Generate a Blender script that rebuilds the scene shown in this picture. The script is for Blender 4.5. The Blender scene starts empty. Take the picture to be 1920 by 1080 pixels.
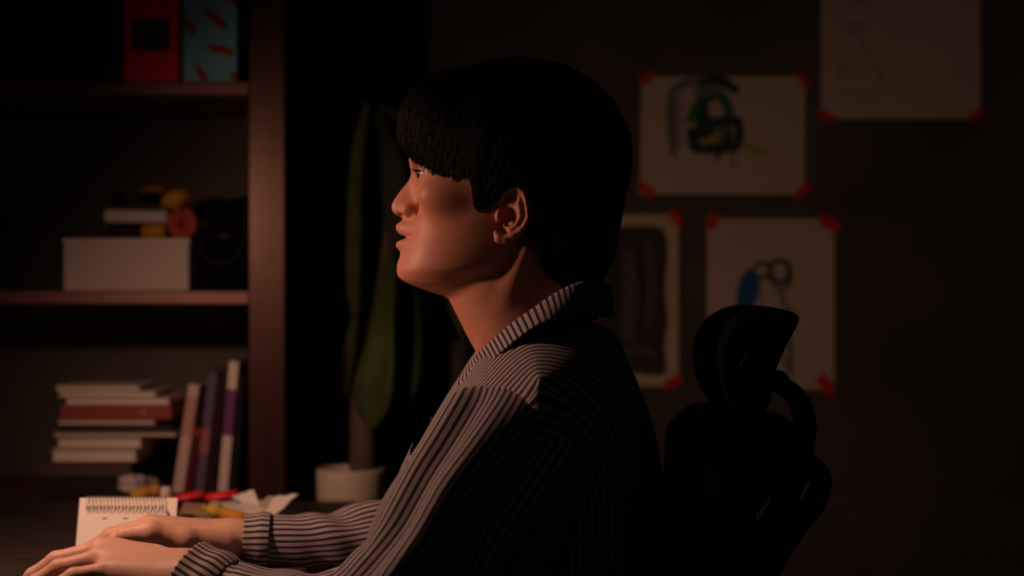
import bpy, bmesh, math, random
import numpy as np
from mathutils import Vector, Matrix

random.seed(7)
rng = np.random.default_rng(7)
C = bpy.context.scene.collection
SC = bpy.context.scene

# ------------------------------------------------------------------ camera
FPX = 1920 * 57.0 / 36.0            # focal length in pixels (1920 wide)
CAMZ = 1.07
cam_d = bpy.data.cameras.new('camera')
cam_d.lens = 57.0
cam_d.sensor_width = 36.0
cam_d.dof.use_dof = True
cam_d.dof.focus_distance = 1.66
cam_d.dof.aperture_fstop = 2.8
cam_d.clip_start = 0.05
cam = bpy.data.objects.new('camera', cam_d)
cam.location = (0, 0, CAMZ)
cam.rotation_euler = (math.pi / 2, 0, 0)
C.objects.link(cam)
SC.camera = cam

# ------------------------------------------------------------------ world, exposure
w = bpy.data.worlds.new('world')
SC.world = w
w.use_nodes = True
bg = w.node_tree.nodes['Background']
bg.inputs[0].default_value = (1.0, 0.86, 0.78, 1)
bg.inputs[1].default_value = 0.0045
SC.view_settings.view_transform = 'Standard'
SC.view_settings.look = 'None'
SC.view_settings.exposure = 0.0
SC.view_settings.gamma = 1.0
SC.view_settings.use_curve_mapping = False

LAMP_POS = (-0.67, 1.60, 1.25)
LAMP_AIM = (-0.24, 1.92, 0.86)
LAMP_POWER = 13.8
LAMP_COL = (1.0, 0.52, 0.35)

# ------------------------------------------------------------------ helpers
def W(px, py, d):
    """a point at distance d (along Y) that lies on the photograph's pixel px, py"""
    return Vector(((px - 960.0) / FPX * d, d, CAMZ - (py - 540.0) / FPX * d))

def lk(o, parent=None):
    C.objects.link(o)
    if parent is not None:
        o.parent = parent
    return o

def tag(o, label=None, cat=None, group=None, kind=None):
    if label: o['label'] = label
    if cat: o['category'] = cat
    if group: o['group'] = group
    if kind: o['kind'] = kind
    return o

def empty(name, loc=(0, 0, 0), label=None, cat=None, group=None, rot=(0, 0, 0)):
    o = bpy.data.objects.new(name, None)
    o.empty_display_size = 0.05
    o.location = loc
    o.rotation_euler = rot
    C.objects.link(o)
    tag(o, label, cat, group)
    return o

def mesh_obj(name, verts, faces, mat, parent=None, smooth=False):
    me = bpy.data.meshes.new(name)
    me.from_pydata([tuple(v) for v in verts], [], [tuple(f) for f in faces])
    me.update()
    if smooth:
        me.shade_smooth()
    if mat: me.materials.append(mat)
    return lk(bpy.data.objects.new(name, me), parent)

def np_mesh(name, V, Q, mat, parent=None):
    V = np.asarray(V, dtype=np.float32); Q = np.asarray(Q, dtype=np.int32)
    me = bpy.data.meshes.new(name)
    me.vertices.add(len(V)); me.vertices.foreach_set('co', V.ravel())
    n = Q.shape[1]
    me.loops.add(Q.size); me.loops.foreach_set('vertex_index', Q.ravel())
    me.polygons.add(len(Q))
    me.polygons.foreach_set('loop_start', np.arange(0, Q.size, n, dtype=np.int32))
    me.polygons.foreach_set('loop_total', np.full(len(Q), n, dtype=np.int32))
    me.update(calc_edges=True); me.validate()
    me.shade_smooth()
    if mat: me.materials.append(mat)
    return lk(bpy.data.objects.new(name, me), parent)

def bm_obj(name, bm, mat, parent=None, smooth=False):
    me = bpy.data.meshes.new(name)
    bmesh.ops.recalc_face_normals(bm, faces=bm.faces)
    bm.to_mesh(me); bm.free()
    if smooth: me.shade_smooth()
    if mat: me.materials.append(mat)
    return lk(bpy.data.objects.new(name, me), parent)

def box_bm(size, center=(0, 0, 0), bevel=0.0, seg=2, bm=None, mtx=None):
    b = bmesh.new()
    bmesh.ops.create_cube(b, size=1.0)
    for v in b.verts:
        v.co = Vector((v.co.x * size[0] + center[0], v.co.y * size[1] + center[1], v.co.z * size[2] + center[2]))
    if bevel > 0:
        bmesh.ops.bevel(b, geom=list(b.edges), offset=bevel, segments=seg, affect='EDGES', profile=0.5)
    if mtx is not None:
        bmesh.ops.transform(b, matrix=mtx, verts=b.verts)
    if bm is None:
        return b
    tmp = bpy.data.meshes.new('tmp'); b.to_mesh(tmp); b.free(); bm.from_mesh(tmp); bpy.data.meshes.remove(tmp)
    return bm

def box(name, size, center, mat, parent=None, bevel=0.002, seg=2, rot=None):
    """box whose own origin is its centre"""
    o = bm_obj(name, box_bm(size, (0, 0, 0), bevel, seg), mat, parent)
    o.location = center
    if rot: o.rotation_euler = rot
    return o

def tube_mesh(path, radii, sides=12, caps=True):
    """tapered tube along a polyline: verts, faces"""
    P = [Vector(p) for p in path]
    n = len(P)
    if not hasattr(radii, '__len__'): radii = [radii] * n
    T = []
    for i in range(n):
        a = P[max(0, i - 1)]; b = P[min(n - 1, i + 1)]
        T.append((b - a).normalized())
    ref = Vector((0, 0, 1)) if abs(T[0].z) < 0.9 else Vector((1, 0, 0))
    N = (ref - T[0] * ref.dot(T[0])).normalized()
    V = []; F = []
    for i in range(n):
        N = (N - T[i] * N.dot(T[i])).normalized()
        B = T[i].cross(N)
        for k in range(sides):
            a = 2 * math.pi * k / sides
            V.append(P[i] + (N * math.cos(a) + B * math.sin(a)) * radii[i])
    for i in range(n - 1):
        for k in range(sides):
            k2 = (k + 1) % sides
            F.append((i * sides + k, i * sides + k2, (i + 1) * sides + k2, (i + 1) * sides + k))
    if caps:
        F.append(tuple(range(sides))[::-1]); F.append(tuple((n - 1) * sides + k for k in range(sides)))
    return V, F

def spline(pts, n):
    """Catmull-Rom through points (any dimension) -> n samples"""
    P = np.array(pts, dtype=float)
    m = len(P)
    t = np.linspace(0, m - 1, n)
    i = np.clip(np.floor(t).astype(int), 0, m - 2)
    f = (t - i)[:, None]
    p0 = P[np.clip(i - 1, 0, m - 1)]; p1 = P[i]; p2 = P[i + 1]; p3 = P[np.clip(i + 2, 0, m - 1)]
    return 0.5 * ((2 * p1) + (-p0 + p2) * f + (2 * p0 - 5 * p1 + 4 * p2 - p3) * f ** 2 + (-p0 + 3 * p1 - 3 * p2 + p3) * f ** 3)

def tube(name, path, radii, mat, parent=None, sides=14, n=None):
    if n:
        q = spline([tuple(p) + (r,) for p, r in zip(path, radii if hasattr(radii, '__len__') else [radii] * len(path))], n)
        path = [Vector(r[:3]) for r in q]; radii = [r[3] for r in q]
    V, F = tube_mesh(path, radii, sides)
    return mesh_obj(name, V, F, mat, parent, smooth=True)

def lathe(name, prof, mat, parent=None, seg=40, loc=(0, 0, 0), close=False):
    V = []; F = []
    for r, z in prof:
        for k in range(seg):
            a = 2 * math.pi * k / seg
            V.append((r * math.cos(a), r * math.sin(a), z))
    for i in range(len(prof) - 1):
        for k in range(seg):
            k2 = (k + 1) % seg
            F.append((i * seg + k, i * seg + k2, (i + 1) * seg + k2, (i + 1) * seg + k))
    o = mesh_obj(name, V, F, mat, parent, smooth=True)
    o.location = loc
    return o

# ------------------------------------------------------------------ materials
def mat(name, col, rough=0.6, spec=0.4, noise=None, bump=None, metal=0.0, sss=0.0, emit=None):
    """procedural material; noise=(scale, amount, stretch) varies the colour, bump=(scale, strength)"""
    m = bpy.data.materials.new(name); m.use_nodes = True
    nt = m.node_tree; b = nt.nodes['Principled BSDF']
    b.inputs['Base Color'].default_value = (*col, 1)
    b.inputs['Roughness'].default_value = rough
    b.inputs['Specular IOR Level'].default_value = spec
    b.inputs['Metallic'].default_value = metal
    if sss:
        b.inputs['Subsurface Weight'].default_value = sss
        b.inputs['Subsurface Radius'].default_value = (1.0, 0.35, 0.2)
        b.inputs['Subsurface Scale'].default_value = 0.006
    tc = nt.nodes.new('ShaderNodeTexCoord')
    if noise:
        mp = nt.nodes.new('ShaderNodeMapping')
        st = noise[2] if len(noise) > 2 else (1, 1, 1)
        mp.inputs['Scale'].default_value = st
        nt.links.new(tc.outputs['Object'], mp.inputs['Vector'])
        nz = nt.nodes.new('ShaderNodeTexNoise')
        nz.inputs['Scale'].default_value = noise[0]; nz.inputs['Detail'].default_value = 5
        nt.links.new(mp.outputs[0], nz.inputs['Vector'])
        rp = nt.nodes.new('ShaderNodeMapRange')
        rp.inputs['From Min'].default_value = 0.3; rp.inputs['From Max'].default_value = 0.7
        rp.inputs['To Min'].default_value = 1 - noise[1]; rp.inputs['To Max'].default_value = 1 + noise[1]
        nt.links.new(nz.outputs['Fac'], rp.inputs['Value'])
        mx = nt.nodes.new('ShaderNodeVectorMath'); mx.operation = 'SCALE'
        mx.inputs[0].default_value = col
        nt.links.new(rp.outputs[0], mx.inputs['Scale'])
        nt.links.new(mx.outputs[0], b.inputs['Base Color'])
    if bump:
        nz2 = nt.nodes.new('ShaderNodeTexNoise'); nz2.inputs['Scale'].default_value = bump[0]; nz2.inputs['Detail'].default_value = 4
        nt.links.new(tc.outputs['Object'], nz2.inputs['Vector'])
        bp = nt.nodes.new('ShaderNodeBump'); bp.inputs['Strength'].default_value = bump[1]; bp.inputs['Distance'].default_value = 0.002
        nt.links.new(nz2.outputs['Fac'], bp.inputs['Height'])
        nt.links.new(bp.outputs[0], b.inputs['Normal'])
    if emit:
        b.inputs['Emission Color'].default_value = (*emit[0], 1); b.inputs['Emission Strength'].default_value = emit[1]
    return m

def stripe_mat(name, dark, light, period=0.0067):
    """woven shirt cotton: paired light pinstripes on a dark ground, across the U coordinate (metres)"""
    m = bpy.data.materials.new(name); m.use_nodes = True
    nt = m.node_tree; b = nt.nodes['Principled BSDF']
    uv = nt.nodes.new('ShaderNodeUVMap'); uv.uv_map = 'UVMap'
    sx = nt.nodes.new('ShaderNodeSeparateXYZ'); nt.links.new(uv.outputs[0], sx.inputs[0])
    dv = nt.nodes.new('ShaderNodeMath'); dv.operation = 'DIVIDE'; dv.inputs[1].default_value = period
    nt.links.new(sx.outputs[0], dv.inputs[0])
    fr = nt.nodes.new('ShaderNodeMath'); fr.operation = 'FRACT'; nt.links.new(dv.outputs[0], fr.inputs[0])
    rp = nt.nodes.new('ShaderNodeValToRGB'); nt.links.new(fr.outputs[0], rp.inputs[0])
    cr = rp.color_ramp; cr.interpolation = 'LINEAR'
    mid = tuple(d * 0.88 + l * 0.12 for d, l in zip(dark, light))
    stops = [(0.0, dark), (0.05, light), (0.16, light), (0.215, mid), (0.30, mid), (0.355, light), (0.465, light), (0.52, dark), (1.0, dark)]
    while len(cr.elements) < len(stops): cr.elements.new(0.5)
    for e, (p, c) in zip(cr.elements, stops):
        e.position = p; e.color = (*c, 1)
    nt.links.new(rp.outputs[0], b.inputs['Base Color'])
    b.inputs['Roughness'].default_value = 0.85
    b.inputs['Specular IOR Level'].default_value = 0.15
    b.inputs['Sheen Weight'].default_value = 0.05
    nz = nt.nodes.new('ShaderNodeTexNoise'); nz.inputs['Scale'].default_value = 900
    tc = nt.nodes.new('ShaderNodeTexCoord'); nt.links.new(tc.outputs['Object'], nz.inputs['Vector'])
    bp = nt.nodes.new('ShaderNodeBump'); bp.inputs['Strength'].default_value = 0.15; bp.inputs['Distance'].default_value = 0.001
    nt.links.new(nz.outputs['Fac'], bp.inputs['Height']); nt.links.new(bp.outputs[0], b.inputs['Normal'])
    return m

def skin_mat():
    m = bpy.data.materials.new('skin'); m.use_nodes = True
    nt = m.node_tree; b = nt.nodes['Principled BSDF']
    at = nt.nodes.new('ShaderNodeAttribute'); at.attribute_name = 'tint'
    nz = nt.nodes.new('ShaderNodeTexNoise'); nz.inputs['Scale'].default_value = 160; nz.inputs['Detail'].default_value = 6
    tc = nt.nodes.new('ShaderNodeTexCoord'); nt.links.new(tc.outputs['Object'], nz.inputs['Vector'])
    rp = nt.nodes.new('ShaderNodeMapRange'); rp.inputs['To Min'].default_value = 0.9; rp.inputs['To Max'].default_value = 1.1
    nt.links.new(nz.outputs['Fac'], rp.inputs['Value'])
    mx = nt.nodes.new('ShaderNodeVectorMath'); mx.operation = 'SCALE'
    nt.links.new(at.outputs['Color'], mx.inputs[0]); nt.links.new(rp.outputs[0], mx.inputs['Scale'])
    nt.links.new(mx.outputs[0], b.inputs['Base Color'])
    b.inputs['Roughness'].default_value = 0.5
    b.inputs['Specular IOR Level'].default_value = 0.35
    b.inputs['Subsurface Weight'].default_value = 0.25
    b.inputs['Subsurface Radius'].default_value = (1.0, 0.3, 0.15)
    b.inputs['Subsurface Scale'].default_value = 0.005
    bp = nt.nodes.new('ShaderNodeBump'); bp.inputs['Strength'].default_value = 0.12; bp.inputs['Distance'].default_value = 0.001
    nz2 = nt.nodes.new('ShaderNodeTexNoise'); nz2.inputs['Scale'].default_value = 700
    nt.links.new(tc.outputs['Object'], nz2.inputs['Vector'])
    nt.links.new(nz2.outputs['Fac'], bp.inputs['Height']); nt.links.new(bp.outputs[0], b.inputs['Normal'])
    return m

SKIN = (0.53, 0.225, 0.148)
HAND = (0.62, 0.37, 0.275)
LIPS = (0.50, 0.20, 0.17)
M = {}
M['wall'] = mat('wall_paint', (0.072, 0.062, 0.054), 0.9, 0.2, (3.0, 0.35), (60, 0.15))
M['floor'] = mat('floor_wood', (0.045, 0.03, 0.022), 0.5, 0.4, (6, 0.4, (1, 12, 1)))
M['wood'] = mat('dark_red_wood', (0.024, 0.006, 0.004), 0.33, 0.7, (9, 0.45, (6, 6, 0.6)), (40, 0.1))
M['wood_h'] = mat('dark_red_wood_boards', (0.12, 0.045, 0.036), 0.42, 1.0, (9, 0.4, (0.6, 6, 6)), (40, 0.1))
M['panel'] = mat('shelf_back_board', (0.17, 0.14, 0.115), 0.85, 0.2, (4, 0.3))
M['desk'] = mat('desk_top', (0.03, 0.021, 0.017), 0.55, 0.4, (8, 0.4, (1, 8, 1)))
M['skin'] = skin_mat()
M['hair'] = mat('black_hair', (0.0035, 0.0025, 0.0025), 0.65, 0.10)
M['shirt'] = stripe_mat('striped_cotton', (0.035, 0.026, 0.034), (0.60, 0.53, 0.54))
M['trouser'] = mat('dark_trouser_cotton', (0.02, 0.02, 0.025), 0.9, 0.2)
M['eye'] = mat('eye_white', (0.45, 0.38, 0.35), 0.3, 0.4)
M['iris'] = mat('dark_iris', (0.02, 0.012, 0.01), 0.2, 0.4)
M['black'] = mat('black_plastic', (0.003, 0.003, 0.0035), 0.55, 0.2)
M['blackfab'] = mat('black_mesh_fabric', (0.0025, 0.0025, 0.003), 0.9, 0.08, None, (500, 0.1))
M['paper'] = mat('paper', (0.86, 0.82, 0.74), 0.9, 0.15, (5, 0.06))
M['paper2'] = mat('paper_warm', (0.50, 0.43, 0.34), 0.9, 0.15, (5, 0.06))
M['tape'] = mat('red_tape', (0.55, 0.025, 0.012), 0.6, 0.3)
M['metal'] = mat('dark_metal', (0.05, 0.05, 0.05), 0.35, 0.5, None, None, 0.9)
M['bulb'] = mat('warm_bulb', (1, 0.8, 0.6), 0.4, 0.3, None, None, 0, 0, ((1.0, 0.52, 0.3), 3.0))
def cm(name, col, rough=0.7, spec=0.3, **k):
    if name not in M: M[name] = mat(name, col, rough, spec, **k)
    return M[name]

for k_ in ('wood', 'wood_h'):
    M[k_].node_tree.nodes['Principled BSDF'].inputs['Specular Tint'].default_value = (1.0, 0.66, 0.55, 1)

# ------------------------------------------------------------------ lamp (stands on the desk, left of the picture)
DESKZ = 0.755
def desk_lamp():
    r = empty('desk_lamp', (-0.90, 1.50, DESKZ), 'black desk lamp with cone shade glowing warm left of the hands', 'lamp')
    lathe('base', [(0.0, 0), (0.075, 0), (0.08, 0.006), (0.078, 0.014), (0.02, 0.02), (0.0, 0.02)], M['black'], r)
    L = Vector(LAMP_POS) - Vector(r.location)
    aim = (Vector(LAMP_AIM) - Vector(LAMP_POS)).normalized()
    neck = L - aim * 0.075
    tube('arm', [(0, 0, 0.015), (-0.01, -0.01, 0.2), (-0.04, -0.02, 0.38), tuple(neck)], [0.008] * 4, M['black'], r, 12, 24)
    sh = lathe('shade', [(0.012, -0.085), (0.026, -0.075), (0.034, -0.03), (0.085, 0.035), (0.083, 0.036), (0.031, -0.028), (0.02, -0.07), (0.0, -0.075)], M['black'], r)
    sh.location = L
    sh.rotation_euler = aim.to_track_quat('Z', 'Y').to_euler()
    bu = bmesh.new(); bmesh.ops.create_uvsphere(bu, u_segments=20, v_segments=12, radius=0.02)
    bo = bm_obj('bulb', bu, M['bulb'], r, True); bo.location = L - aim * 0.03
    ld = bpy.data.lights.new('lamp_light', 'SPOT')
    ld.energy = LAMP_POWER; ld.color = LAMP_COL
    ld.spot_size = math.radians(136); ld.spot_blend = 1.0; ld.shadow_soft_size = 0.022
    lo = bpy.data.objects.new('lamp_light', ld); lk(lo, r)
    lo.location = L + aim * 0.01
    lo.rotation_euler = aim.to_track_quat('-Z', 'Y').to_euler()
desk_lamp()

# ------------------------------------------------------------------ the room
WALLY = 2.96
tag(box('wall_back', (8.0, 0.1, 2.7), (0.0, WALLY + 0.05, 1.35), M['wall'], None, 0), kind='structure')
tag(box('floor', (8.0, 4.6, 0.1), (0.0, 0.71, -0.05), M['floor'], None, 0), kind='structure')
tag(box('baseboard_back', (8.0, 0.015, 0.09), (0.0, WALLY - 0.0075, 0.045), M['wood'], None, 0.002), kind='structure')

# ------------------------------------------------------------------ desk
def desk():
    r = empty('desk', (-0.62, 1.7, 0), 'dark wooden desk with cluttered top under the forearms', 'desk')
    box('desk_top', (0.78, 1.40, 0.03), (0, 0, DESKZ - 0.015), M['desk'], r, 0.004)
    for sx in (-1, 1):
        for sy in (-1, 1):
            box('leg', (0.05, 0.05, DESKZ - 0.03), (sx * 0.35, sy * 0.65, (DESKZ - 0.03) / 2), M['desk'], r, 0.003)
    for sy in (-1, 1):
        box('apron', (0.65, 0.02, 0.07), (0, sy * 0.65, DESKZ - 0.066), M['desk'], r, 0.002)
desk()

# ------------------------------------------------------------------ bookshelf
SF = 2.45                        # front of the shelf
Z1 = 1.384; Z2 = 1.066; Z3 = 0.745
def bookshelf():
    r = empty('bookshelf', (-0.76, SF, 0), 'tall dark red-brown wooden bookshelf against the wall', 'bookshelf')
    ox = 0.76
    xr0, xr1 = -0.399 + ox, -0.3425 + ox
    for xa in (xr0, -0.82):
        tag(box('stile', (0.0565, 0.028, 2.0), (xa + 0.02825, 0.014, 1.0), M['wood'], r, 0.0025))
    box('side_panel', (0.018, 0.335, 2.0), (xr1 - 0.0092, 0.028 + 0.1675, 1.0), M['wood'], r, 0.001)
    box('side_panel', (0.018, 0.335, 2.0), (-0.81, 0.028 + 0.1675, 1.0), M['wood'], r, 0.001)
    for z in (Z1, Z2, Z3, 0.42, 0.1, 1.72, 1.99):
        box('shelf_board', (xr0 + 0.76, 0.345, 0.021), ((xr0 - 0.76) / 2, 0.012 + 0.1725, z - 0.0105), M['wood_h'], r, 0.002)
    box('back_panel', (xr1 + 0.80, 0.008, 1.98), ((xr1 - 0.80) / 2, 0.366, 1.0), M['panel'], r, 0)
bookshelf()

# ================================================================== the person
S = 1.7 / FPX                                    # metres per model pixel in the plane of the profile
def PX(px, py, v):
    """model pixels (profile plane) + sideways offset v (pixels, minus = towards the camera) -> world"""
    return Vector(((px - 960.0) * S, 1.7 + v * S, CAMZ - (py - 540.0) * S))
def near(px, py, v):
    """model pixels of a point that shows at px, py in the photograph but lies v pixels off the profile plane"""
    k = (1.7 + v * S) / 1.7
    return (960 + (px - 960) * k, 540 + (py - 540) * k)

def smin(a, b, k):
    h = np.clip(0.5 + 0.5 * (b - a) / k, 0, 1)
    return b * (1 - h) + a * h - k * h * (1 - h)
def smax(a, b, k): return -smin(-a, -b, k)
def ell(x, y, v, c, r):
    q0 = (x - c[0]) / r[0]; q1 = (y - c[1]) / r[1]; q2 = (v - c[2]) / r[2]
    k0 = np.sqrt(q0 * q0 + q1 * q1 + q2 * q2)
    k1 = np.sqrt((q0 / r[0]) ** 2 + (q1 / r[1]) ** 2 + (q2 / r[2]) ** 2)
    return k0 * (k0 - 1) / np.maximum(k1, 1e-6)
def caps(x, y, v, a, b, ra, rb):
    ba = np.array(b, float) - np.array(a, float)
    L = float(ba @ ba)
    h = np.clip(((x - a[0]) * ba[0] + (y - a[1]) * ba[1] + (v - a[2]) * ba[2]) / L, 0, 1)
    return np.sqrt((x - a[0] - ba[0] * h) ** 2 + (y - a[1] - ba[1] * h) ** 2 + (v - a[2] - ba[2] * h) ** 2) - (ra + (rb - ra) * h)

def surface_nets(F, org, h):
    """F sampled on a regular grid, negative inside -> vertices, quads"""
    s = F < 0
    nx, ny, nz = F.shape
    cor = [(i, j, k) for i in (0, 1) for j in (0, 1) for k in (0, 1)]
    tot = np.zeros((nx - 1, ny - 1, nz - 1), np.int8)
    for i, j, k in cor:
        tot += s[i:nx - 1 + i, j:ny - 1 + j, k:nz - 1 + k]
    act = (tot > 0) & (tot < 8)
    I = np.array(np.nonzero(act)).T
    vid = np.full(act.shape, -1, np.int32); vid[tuple(I.T)] = np.arange(len(I))
    acc = np.zeros((len(I), 3)); cnt = np.zeros(len(I))
    for a in range(8):
        for ax in range(3):
            ca = cor[a]
            if ca[ax] == 1: continue
            cb = list(ca); cb[ax] = 1
            fa = F[I[:, 0] + ca[0], I[:, 1] + ca[1], I[:, 2] + ca[2]].astype(float)
            fb = F[I[:, 0] + cb[0], I[:, 1] + cb[1], I[:, 2] + cb[2]].astype(float)
            mk = (fa < 0) != (fb < 0)
            t = np.where(mk, fa / np.where(mk, fa - fb, 1), 0)
            p = np.tile(np.array(ca, float), (len(I), 1)); p[:, ax] += t
            acc[mk] += p[mk]; cnt[mk] += 1
    V = (I + acc / cnt[:, None]) * h + np.array(org)
    Q = []
    for ax in range(3):
        b, c = [(1, 2), (2, 0), (0, 1)][ax]
        sl0 = [slice(None)] * 3; sl1 = [slice(None)] * 3
        sl0[ax] = slice(0, -1); sl1[ax] = slice(1, None)
        d = s[tuple(sl0)].astype(np.int8) - s[tuple(sl1)].astype(np.int8)
        E = np.array(np.nonzero(d)).T
        ok = (E[:, b] > 0) & (E[:, c] > 0) & (E[:, b] < F.shape[b] - 1) & (E[:, c] < F.shape[c] - 1)
        E = E[ok]; sg = d[tuple(E.T)]
        def cell(db, dc):
            q = E.copy(); q[:, b] += db; q[:, c] += dc
            return vid[tuple(q.T)]
        q = np.stack([cell(-1, -1), cell(0, -1), cell(0, 0), cell(-1, 0)], 1)
        q[sg < 0] = q[sg < 0][:, ::-1]
        Q.append(q)
    Q = np.concatenate(Q)
    return V, Q[(Q >= 0).all(1)]

def interp(y, ys, xs):
    """smooth (monotone cubic) interpolation"""
    ys = np.asarray(ys, float); xs = np.asarray(xs, float)
    h = np.diff(ys); dl = np.diff(xs) / h
    m = np.zeros_like(xs); m[0] = dl[0]; m[-1] = dl[-1]
    for i in range(1, len(xs) - 1):
        m[i] = 0 if dl[i - 1] * dl[i] <= 0 else 2 * dl[i - 1] * dl[i] / (dl[i - 1] + dl[i])
    y = np.clip(y, ys[0], ys[-1])
    i = np.clip(np.searchsorted(ys, y, side='right') - 1, 0, len(h) - 1)
    t = (y - ys[i]) / h[i]; t2 = t * t; t3 = t2 * t
    return ((2 * t3 - 3 * t2 + 1) * xs[i] + (t3 - 2 * t2 + t) * h[i] * m[i] + (-2 * t3 + 3 * t2) * xs[i + 1] + (t3 - t2) * h[i] * m[i + 1])

# --- profile of the face in the photograph (sagittal line)
PROF = [(200, 790), (240, 775), (270, 770), (295, 771), (312, 775), (324, 778), (332, 773), (342, 764), (352, 755), (364, 746), (376, 738),
        (386, 734), (393, 734.5), (399, 738), (403, 743), (406, 750), (410, 755), (414, 753), (419, 745), (425, 742), (431, 743), (437, 747), (441, 752),
        (445, 763), (449.5, 753), (453, 745), (459, 742), (464, 743), (468, 747), (474, 750.5), (480, 750), (488, 747), (497, 744.5), (508, 744),
        (517, 746), (523, 750), (528, 756), (533, 766), (538, 778), (544, 794), (550, 812), (556, 832), (562, 850)]
BASE = [(200, 790), (240, 776), (270, 771), (300, 774), (325, 781), (350, 784), (375, 783), (400, 779), (420, 770), (445, 765), (470, 760), (490, 754),
        (508, 751), (520, 755), (530, 766), (540, 790), (550, 816), (562, 850)]
SIGY = [200, 310, 325, 345, 370, 388, 400, 409, 414, 425, 445, 460, 472, 485, 505, 530, 562]
SIGV = [40, 26, 13, 14, 17, 21, 23, 20, 20, 27, 30, 27, 26, 32, 36, 40, 40]
FW_Y = [200, 260, 300, 330, 365, 400, 440, 480, 505, 525, 545, 562]
FW_V = [128, 132, 130, 127, 128, 123, 114, 104, 96, 80, 66, 60]
FD_Y = [200, 330, 400, 480, 530, 562]
FD_V = [150, 152, 165, 150, 110, 90]

EYEC = (809, 329, 57)
def ear_pt(px, py, dv):      # photo pixel on the near ear -> model pixel, v positive side
    v = 126 + dv
    q = near(px, py, -v)
    return (q[0], q[1], v)

def head_F(x, y, v):
    """implicit head, neck and ears in model pixels; v >= 0 (symmetric)"""
    cran = ell(x, y, v, (962, 296, 0), (186, 158, 134))
    # face block: horizontal sections, front line = BASE
    xb = interp(y[0, :, 0], *zip(*BASE))[None, :, None]
    xf = interp(y[0, :, 0], *zip(*PROF))[None, :, None]
    sg = interp(y[0, :, 0], SIGY, SIGV)[None, :, None]
    wf = interp(y[0, :, 0], FW_Y, FW_V)[None, :, None]
    dp = interp(y[0, :, 0], FD_Y, FD_V)[None, :, None]
    bump = (xb - xf) * np.exp(-(v / sg) ** 2 * np.where(y < 409, 1.0, 1.0))
    xs = x + bump
    q = np.clip((xb + dp - xs) / dp, 0, None)
    p = 2.25
    face = ((q ** p + (v / wf) ** p) ** (1 / p) - 1) * np.minimum(dp, wf) * 0.9
    # lower edge of the jaw, rising to the ear at the sides
    xx = x[:, 0, 0]
    b0 = interp(xx, [700, 750, 770, 800, 838, 880, 940], [515, 528, 537, 549, 562, 575, 590])[:, None, None]
    b1 = interp(xx, [700, 760, 800, 850, 890, 920, 950, 980], [503, 525, 529, 526, 512, 492, 464, 430])[:, None, None]
    f = np.clip(v / 100, 0, 1.2)
    bb = b0 + (b1 - b0) * f * f
    face = smax(face, (y - bb) * 0.85, 9)
    face = smax(face, x - 985, 20)
    face = smax(face, 215 - y, 20)
    F = smin(cran, face, 26)
    # cheekbones, brow
    F = smin(F, ell(x, y, v, (838, 372, 88), (46, 32, 28)), 30)
    # neck
    fr = interp(y[0, :, 0], [480, 560, 600, 645, 662, 720, 800], [815, 842, 861, 884, 894, 928, 970])[None, :, None]
    bk = interp(y[0, :, 0], [380, 460, 540, 600, 680, 800], [1110, 1090, 1085, 1090, 1105, 1130])[None, :, None]
    cx = (fr + bk) / 2; hx = (bk - fr) / 2
    hv = interp(y[0, :, 0], [380, 480, 560, 640, 700, 800], [88, 88, 93, 104, 112, 116])[None, :, None]
    nk = (((np.abs(x - cx) / hx) ** 2.1 + (v / hv) ** 2.1) ** (1 / 2.1) - 1) * 100
    nk = smax(nk, 440 - y, 20)
    F = smin(F, nk, 9)
    # sterno muscle and larynx, faint
    F = smin(F, caps(x, y, v, (985, 470, 92), (905, 680, 40), 16, 14), 22)
    # nose wings, nostrils
    F = smin(F, ell(x, y, v, (768, 394, 20), (15, 12.5, 13)), 7)
    F = smax(F, -ell(x, y, v, (752, 405, 10), (9, 5.5, 5.5)), 3)
    F = smax(F, -ell(x, y, v, (787, 392, 36), (7, 14, 5)), 8)
    # fold under the lower lip side / mouth corner
    F = smax(F, -ell(x, y, v, (766, 446, 43), (6, 3.5, 6)), 9)
    # eye socket, lids, opening
    F = smax(F, -ell(x, y, v, (787, 327, 56), (19, 20, 29)), 14)
    lid = np.sqrt((x - EYEC[0]) ** 2 + (y - EYEC[1]) ** 2 + (v - EYEC[2]) ** 2) - 25.2
    F = smin(F, lid, 8)
    op = ell(x, y, v, (786, 330.5, 57), (24, 7.5, 27))
    F = smax(F, -op, 2.5)
    F = smax(F, -(np.sqrt((x - EYEC[0]) ** 2 + (y - EYEC[1]) ** 2 + (v - EYEC[2]) ** 2) - 21.0), 1.5) if False else F
    # brow bone
    F = smin(F, caps(x, y, v, (786, 305, 30), (812, 298, 82), 8, 8), 14)
    # ---- ear
    plate = None
    px0 = ear_pt(960, 400, 0)
    helix = [(938, 390, 0), (936, 376, 6), (944, 361, 10), (958, 352, 14), (973, 354, 18), (983, 364, 22), (987, 380, 25), (989, 395, 26),
             (990, 408, 26), (985, 420, 24), (976, 432, 20), (962, 442, 15), (948, 449, 11), (936, 447, 9), (931, 438, 8)]
    hr = [3.5, 4, 4.2, 4.3, 4.2, 4, 3.8, 3.8, 3.8, 4.2, 5, 7, 8.5, 9, 6]
    ear = None
    for i in range(len(helix) - 1):
        c = caps(x, y, v, ear_pt(*helix[i]), ear_pt(*helix[i + 1]), hr[i], hr[i + 1])
        ear = c if ear is None else smin(ear, c, 3)
    anti = [(970, 366, 15), (973, 382, 19), (976, 396, 20), (976, 408, 19), (969, 421, 16), (957, 431, 13)]
    ar = [3.5, 4, 4.5, 5, 5.5, 6]
    for i in range(len(anti) - 1):
        ear = smin(ear, caps(x, y, v, ear_pt(*anti[i]), ear_pt(*anti[i + 1]), ar[i], ar[i + 1]), 4)
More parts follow.
